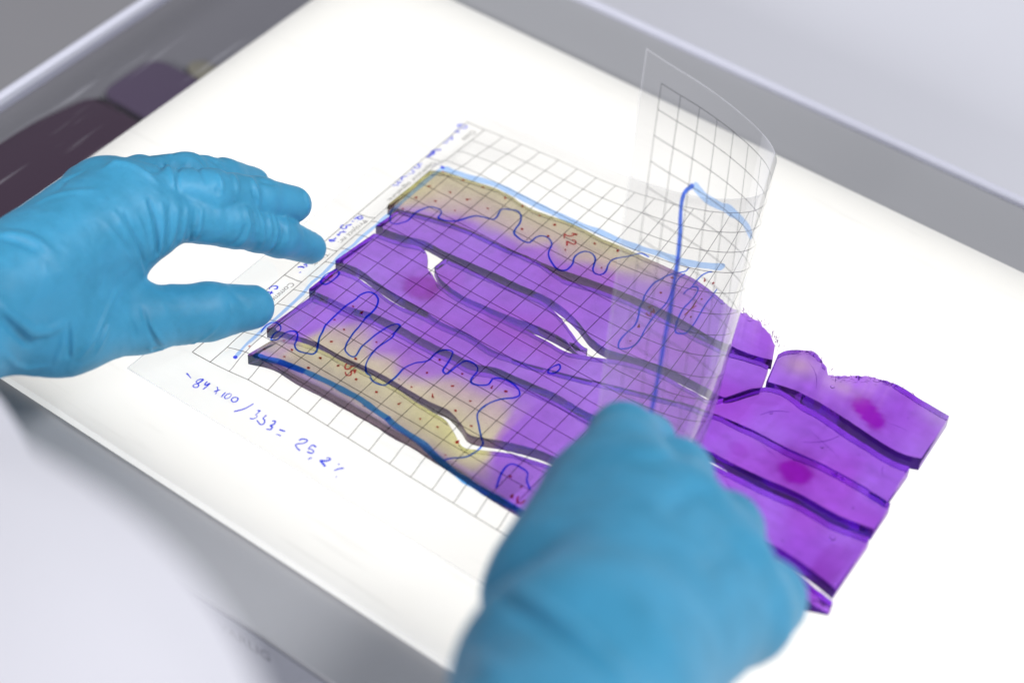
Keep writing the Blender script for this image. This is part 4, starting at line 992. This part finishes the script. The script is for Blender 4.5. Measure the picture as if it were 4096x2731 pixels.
def build_hand(H, h):
    pts = [q for a, b, r1, r2 in H['palm'] for q in (a, b)] + [a for ch in H['fingers'] for a, r in ch]
    pts = np.array(pts)
    lo = np.maximum(pts.min(0) - 3.2, H.get('lo', (-99, -99, -99)))
    hi = np.minimum(pts.max(0) + 3.2, H.get('hi', (99, 99, 99)))
    n = np.ceil((hi - lo) / h).astype(int) + 1
    ax = [(lo[i] + np.arange(n[i]) * h).astype(np.float32) for i in range(3)]
    f = np.full(n, 1.0, np.float32)
    bs = 8                                      # only blocks near the skin are evaluated finely
    nb_ = np.ceil(n / bs).astype(int)
    cen = np.stack(np.meshgrid(*[lo[i] + (np.arange(nb_[i]) * bs + bs / 2) * h for i in range(3)], indexing='ij'), -1).reshape(-1, 3).astype(np.float32)
    dc = sd_hand(cen, H).reshape(nb_)
    reach = bs * h * 0.87 + 0.30
    f_in = np.repeat(np.repeat(np.repeat(dc < 0, bs, 0), bs, 1), bs, 2)[:n[0], :n[1], :n[2]]
    f[f_in] = -1.0
    blocks = np.argwhere(np.abs(dc) < reach)
    off = np.stack(np.meshgrid(*[np.arange(bs)] * 3, indexing='ij'), -1).reshape(-1, 3)
    for s in range(0, len(blocks), 400):
        I = (blocks[s:s + 400, None, :] * bs + off[None]).reshape(-1, 3)
        I = I[(I < n).all(1)]
        P = (lo + I * h).astype(np.float32)
        f[I[:, 0], I[:, 1], I[:, 2]] = hand_field(P, H)
    return largest_piece(*surface_nets(f, lo, h))

# ============================================================ plastic film ===
SHEET = empty('plastic_film', (0, 0, 0), 'clear plastic grid sheet with blue outlines and red counts, its right end rolled up', 'plastic sheet')
m, nt, out = new_mat('clear_film')
tp = N(nt, 'ShaderNodeBsdfTransparent'); tp.inputs[0].default_value = (0.975, 0.972, 0.968, 1)
df = N(nt, 'ShaderNodeBsdfDiffuse'); df.inputs[0].default_value = (0.9, 0.9, 0.92, 1)
tl = N(nt, 'ShaderNodeBsdfTranslucent'); tl.inputs[0].default_value = (0.9, 0.9, 0.9, 1)
ad = N(nt, 'ShaderNodeMixShader'); ad.inputs[0].default_value = .4
nt.links.new(df.outputs[0], ad.inputs[1]); nt.links.new(tl.outputs[0], ad.inputs[2])
s1 = N(nt, 'ShaderNodeMixShader'); s1.inputs[0].default_value = 0.070
nt.links.new(tp.outputs[0], s1.inputs[1]); nt.links.new(ad.outputs[0], s1.inputs[2])
gl = N(nt, 'ShaderNodeBsdfGlossy'); gl.inputs['Roughness'].default_value = 0.06; gl.inputs[0].default_value = (1, 1, 1, 1)
lw = N(nt, 'ShaderNodeLayerWeight'); lw.inputs[0].default_value = 0.5
pw = N(nt, 'ShaderNodeMath', operation='POWER'); pw.inputs[1].default_value = 2.6
nt.links.new(lw.outputs['Facing'], pw.inputs[0])
mr = N(nt, 'ShaderNodeMapRange'); mr.inputs['To Min'].default_value = 0.055; mr.inputs['To Max'].default_value = 0.95
nt.links.new(pw.outputs[0], mr.inputs['Value'])
s2 = N(nt, 'ShaderNodeMixShader'); nt.links.new(mr.outputs[0], s2.inputs[0])
nt.links.new(s1.outputs[0], s2.inputs[1]); nt.links.new(gl.outputs[0], s2.inputs[2])
nt.links.new(s2.outputs[0], out.inputs[0]); M_film = m

na, nb = len(FA), len(FB)
Fq = [(i * nb + j, (i + 1) * nb + j, (i + 1) * nb + j + 1, i * nb + j + 1) for i in range(na - 1) for j in range(nb - 1)]
mesh_obj('film', FS.reshape(-1, 3), [f[::-1] for f in Fq], M_film, SHEET)


def film_normal(a, b):
    e = .05
    du = film_at(a + e, b) - film_at(a - e, b); dv = film_at(a, b - e) - film_at(a, b + e)
    n = np.cross(du, dv); return n / np.maximum(np.linalg.norm(n, axis=-1, keepdims=True), 1e-9)


def catmull(P, step):
    P = np.array(P, float)
    if len(P) < 3:
        n = max(2, int(np.linalg.norm(P[-1] - P[0]) / step) + 2)
        return P[0] + (P[-1] - P[0]) * np.linspace(0, 1, n)[:, None]
    Q = np.vstack([2 * P[0] - P[1], P, 2 * P[-1] - P[-2]]); out = []
    for i in range(1, len(Q) - 2):
        n = max(2, int(np.linalg.norm(Q[i + 1] - Q[i]) / step) + 1)
        t = np.linspace(0, 1, n, endpoint=False)[:, None]
        out.append(.5 * (2 * Q[i] + (Q[i + 1] - Q[i - 1]) * t + (2 * Q[i - 1] - 5 * Q[i] + 4 * Q[i + 1] - Q[i + 2]) * t ** 2 + (3 * Q[i] - Q[i - 1] - 3 * Q[i + 1] + Q[i + 2]) * t ** 3))
    out.append(P[-1:]); return np.vstack(out)


def ribbon(P, w, lift, jitter=0.0, seed=0, step=.07, capped=True):
    """flat stroke of width w following sheet coordinates P, lying on the film"""
    P = catmull(P, step) if len(P) > 1 else np.array([P[0], (P[0][0] + .05, P[0][1] + .02)])
    T = np.gradient(P, axis=0); T /= np.maximum(np.linalg.norm(T, axis=1, keepdims=True), 1e-9)
    Nn = np.stack([-T[:, 1], T[:, 0]], 1)
    L = np.concatenate([[0], np.cumsum(np.linalg.norm(np.diff(P, axis=0), axis=1))])
    ww = w * (1 + jitter * vnoise(L, seed + 1, 2.2))
    if capped:
        r = w * .5; ww = ww * np.sqrt(np.clip(1 - np.clip(1 - L / r, 0, 1) ** 2, .04, 1)) * np.sqrt(np.clip(1 - np.clip(1 - (L[-1] - L) / r, 0, 1) ** 2, .04, 1))
    A = P + Nn * ww[:, None] / 2; B = P - Nn * ww[:, None] / 2
    Q = np.stack([A, P, B], 1).reshape(-1, 2)
    V = film_at(Q[:, 0], Q[:, 1]) + film_normal(Q[:, 0], Q[:, 1]) * lift
    n = len(P)
    F = []
    for i in range(n - 1):
        for j in (0, 1):
            F.append((i * 3 + j, i * 3 + j + 1, (i + 1) * 3 + j + 1, (i + 1) * 3 + j))
    return V, F


def join(parts):
    V = []; F = []; o = 0
    for v, f in parts:
        V.append(v); F += [tuple(i + o for i in q) for q in f]; o += len(v)
    return np.vstack(V), F


m, nt, out = new_mat('film_edge_highlight')  # whitish border strips paint the light that the film's edge catches
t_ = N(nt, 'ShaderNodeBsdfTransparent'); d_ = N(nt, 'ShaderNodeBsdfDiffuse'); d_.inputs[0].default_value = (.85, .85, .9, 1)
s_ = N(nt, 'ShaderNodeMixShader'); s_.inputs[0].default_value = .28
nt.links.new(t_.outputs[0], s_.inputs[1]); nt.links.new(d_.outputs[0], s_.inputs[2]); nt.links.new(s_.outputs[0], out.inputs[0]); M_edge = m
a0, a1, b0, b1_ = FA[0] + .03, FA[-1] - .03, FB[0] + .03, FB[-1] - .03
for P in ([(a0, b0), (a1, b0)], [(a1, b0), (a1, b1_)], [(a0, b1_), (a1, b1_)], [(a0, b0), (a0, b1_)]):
    mesh_obj('edge_highlight', *ribbon(P, .05, .006, step=.12, capped=False), M_edge, SHEET)
M_grid = mat_ink('grid_print', (0.13, 0.13, 0.135), 1.5)
LW = .030
parts = [ribbon([(a, 0), (a, 18)], LW * (1.25 if a == 0 else 1), .010, step=.22, capped=False) for a in range(0, 26)]
mesh_obj('grid_line_print', *join(parts), M_grid, SHEET)
parts = [ribbon([(0, b), (25, b)], LW, .014, step=.12, capped=False) for b in range(0, 19)]
mesh_obj('grid_row_print', *join(parts), M_grid, SHEET)
parts = [ribbon([(-.95, 0), (-.95, 18)], .035, .010, step=.2, capped=False)]
parts += [ribbon([(-.95, b), (0, b)], .035, .014, step=.1, capped=False) for b in (0, 3, 7.7, 10.2, 12.45, 18)]
mesh_obj('label_box_print', *join(parts), M_grid, SHEET)
M_print = mat_ink('text_print', (0.22, 0.22, 0.23), 1.5)
for s, b0 in (('Date', .35), ('Operator signature:', 3.2), ('Project nr:', 7.95), ('Time:', 10.45), ('Comments:', 12.65)):
    V, F = text_mesh(s, .40)
    a_ = -.44 + V[:, 1]; b_ = b0 + V[:, 0]
    P3 = film_at(a_, b_) + film_normal(a_, b_) * .012
    mesh_obj('printed_label', P3, F, M_print, SHEET, smooth=False)

M_blue = mat_ink('blue_pen', (0.008, 0.13, 0.85))
M_wri = mat_ink('blue_writing', (0.05, 0.085, 0.86))
M_light = mat_ink('pale_blue_marker', (0.46, 0.66, 1.0))
M_mid = mat_ink('blue_marker', (0.10, 0.40, 0.85))
M_deep = mat_ink('deep_blue_marker', (0.02, 0.13, 0.80))
M_red = mat_ink('red_pen', (0.66, 0.03, 0.07))
for i, P in enumerate(STROKES['contours']):
    mesh_obj('pen_outline', *ribbon(P, .076, .020 + .001 * i, .12, i, .05), M_blue, SHEET)
for i, (P, w) in enumerate(STROKES['highlight']):
    mesh_obj('marker_line', *ribbon(P, w, .026 + .002 * i, .10, 40 + i, .08), M_light, SHEET)
for i, (P, w) in enumerate(STROKES['thick']):
    mesh_obj('marker_line', *ribbon(P, w, .032 + .002 * i, .10, 50 + i, .08), M_deep if i else M_mid, SHEET)
for i, P in enumerate(STROKES['writing']):
    mesh_obj('handwriting_stroke', *ribbon(P, .065, .020 + .0005 * (i % 9), .22, 60 + i, .03), M_wri, SHEET)
for i, P in enumerate(STROKES['startdots']):
    mesh_obj('marker_dot', *ribbon([(P[0] - .1, P[1]), (P[0] + .12, P[1] + .02)], .15, .040 + .003 * i, .1, 130 + i, .03), M_wri, SHEET)
for i, P in enumerate(STROKES['red']):
    mesh_obj('red_stroke', *ribbon(P, .06, .040 + .001 * i, .15, 160 + i, .03), M_red, SHEET)
M_dot = mat_ink('red_dot_ink', (0.5, 0.01, 0.012))
parts = []
for i, (a, b) in enumerate(STROKES['dots']):
    t = rng.uniform(-.9, .5); L = rng.uniform(.04, .075)
    parts.append(ribbon([(a - L * math.cos(t), b - L * math.sin(t)), (a + L * math.cos(t), b + L * math.sin(t))], rng.uniform(.075, .11), .044, .2, 200 + i, .02))
    if rng.random() < .2:
        parts.append(ribbon([(a, b), (a + rng.uniform(-.12, .12), b - .14)], .05, .0445, .2, 400 + i, .02))
o = mesh_obj('counting_dots', *join(parts), M_dot, SHEET); o['kind'] = 'stuff'

# ============================================================ the person =====
PERSON = empty('person', (-6.0, -28.0, 0.0), 'person in white lab coat and blue gloves holding down and lifting the plastic sheet', 'person')
m, nt, out = new_mat('blue_nitrile')
p = N(nt, 'ShaderNodeBsdfPrincipled')
p.inputs['Roughness'].default_value = 0.52; p.inputs['Specular IOR Level'].default_value = 0.38
p.inputs['Subsurface Weight'].default_value = 0.25; p.inputs['Subsurface Radius'].default_value = (0.3, 0.8, 1.0); p.inputs['Subsurface Scale'].default_value = 0.003
tc = N(nt, 'ShaderNodeTexCoord')
nz = N(nt, 'ShaderNodeTexNoise'); nz.inputs['Scale'].default_value = 55; nz.inputs['Detail'].default_value = 6; nz.inputs['Roughness'].default_value = .65
nt.links.new(tc.outputs['Object'], nz.inputs['Vector'])
cr = N(nt, 'ShaderNodeValToRGB')
cr.color_ramp.elements[0].position = .30; cr.color_ramp.elements[0].color = (0.037, 0.252, 0.415, 1)
cr.color_ramp.elements[1].position = .58; cr.color_ramp.elements[1].color = (0.051, 0.308, 0.51, 1)
nt.links.new(nz.outputs['Fac'], cr.inputs[0])
# dusty smudges on the rubber
n2 = N(nt, 'ShaderNodeTexNoise'); n2.inputs['Scale'].default_value = 150; n2.inputs['Detail'].default_value = 8; n2.inputs['Roughness'].default_value = .8
nt.links.new(tc.outputs['Object'], n2.inputs['Vector'])
c2 = N(nt, 'ShaderNodeValToRGB'); c2.color_ramp.elements[0].position = .30; c2.color_ramp.elements[0].color = (.62, .66, .68, 1); c2.color_ramp.elements[1].position = .40; c2.color_ramp.elements[1].color = (1, 1, 1, 1)
nt.links.new(n2.outputs['Fac'], c2.inputs[0])
mx = N(nt, 'ShaderNodeMix', data_type='RGBA', blend_type='MULTIPLY'); mx.inputs[0].default_value = .55
nt.links.new(cr.outputs[0], mx.inputs[6]); nt.links.new(c2.outputs[0], mx.inputs[7]); nt.links.new(mx.outputs[2], p.inputs['Base Color'])
b1 = N(nt, 'ShaderNodeBump'); b1.inputs['Strength'].default_value = .22; b1.inputs['Distance'].default_value = .0006
n3 = N(nt, 'ShaderNodeTexNoise'); n3.inputs['Scale'].default_value = 110; n3.inputs['Detail'].default_value = 5
nt.links.new(tc.outputs['Object'], n3.inputs['Vector']); nt.links.new(n3.outputs['Fac'], b1.inputs['Height'])
nt.links.new(b1.outputs[0], p.inputs['Normal']); nt.links.new(p.outputs[0], out.inputs[0]); M_glove = m

for H, h, label in ((HANDS['LH'], .07, 'left hand in a blue glove, palm down, pressing the sheet with finger and thumb'),
                    (HANDS['RH'], .12, 'blurred right fist in a blue glove lifting the rolled end of the sheet')):
    V, F = build_hand(H, h)
    o = mesh_obj('glove', V, F, M_glove, PERSON, closed=True)
    sm = o.modifiers.new('smooth', 'SMOOTH'); sm.factor = .35; sm.iterations = 1
    o['label'] = label

# lab coat sleeve from the left wrist back towards the viewer
m, nt, out = new_mat('white_cotton')
p = N(nt, 'ShaderNodeBsdfPrincipled'); p.inputs['Base Color'].default_value = (0.74, 0.73, 0.78, 1); p.inputs['Roughness'].default_value = .9
p.inputs['Specular IOR Level'].default_value = .15; p.inputs['Sheen Weight'].default_value = .3
wv = N(nt, 'ShaderNodeTexNoise'); wv.inputs['Scale'].default_value = 700
tc = N(nt, 'ShaderNodeTexCoord'); nt.links.new(tc.outputs['Object'], wv.inputs['Vector'])
b1 = N(nt, 'ShaderNodeBump'); b1.inputs['Strength'].default_value = .3; b1.inputs['Distance'].default_value = .0004
nt.links.new(wv.outputs['Fac'], b1.inputs['Height']); nt.links.new(b1.outputs[0], p.inputs['Normal']); nt.links.new(p.outputs[0], out.inputs[0]); M_coat = m
axis = np.array(SLEEVE['axis']); rad = np.array(SLEEVE['rad'])
n = 90; k = 72
u = np.linspace(0, 1, n); L = np.linspace(0, 1, len(axis))
Cx = np.stack([np.interp(u, L, axis[:, i]) for i in range(3)], 1); Rr = np.interp(u, L, rad)
T = np.gradient(Cx, axis=0); T /= np.linalg.norm(T, axis=1, keepdims=True)
up = np.array((0, 0, 1.0)); X = np.cross(T, up); X /= np.linalg.norm(X, axis=1, keepdims=True); Y = np.cross(X, T)
V = []
for i in range(n):
    for j in range(k):
        t = 2 * math.pi * j / k
        r = Rr[i] * (1 + .035 * math.sin(3 * t + 9 * u[i]) * math.sin(11 * u[i] + t) + .02 * math.sin(5 * t - 23 * u[i]))
        V.append(Cx[i] + X[i] * r * math.cos(t) + Y[i] * r * math.sin(t) * .92)
F = [(i * k + j, i * k + (j + 1) % k, (i + 1) * k + (j + 1) % k, (i + 1) * k + j) for i in range(n - 1) for j in range(k)]
# turned-in cuff
for j in range(k):
    V.append(Cx[0] + T[0] * 1.2 + (np.array(V[j]) - Cx[0]) * .93)
F += [(j, n * k + j, n * k + (j + 1) % k, (j + 1) % k) for j in range(k)]
mesh_obj('coat_sleeve', V, F, M_coat, PERSON)
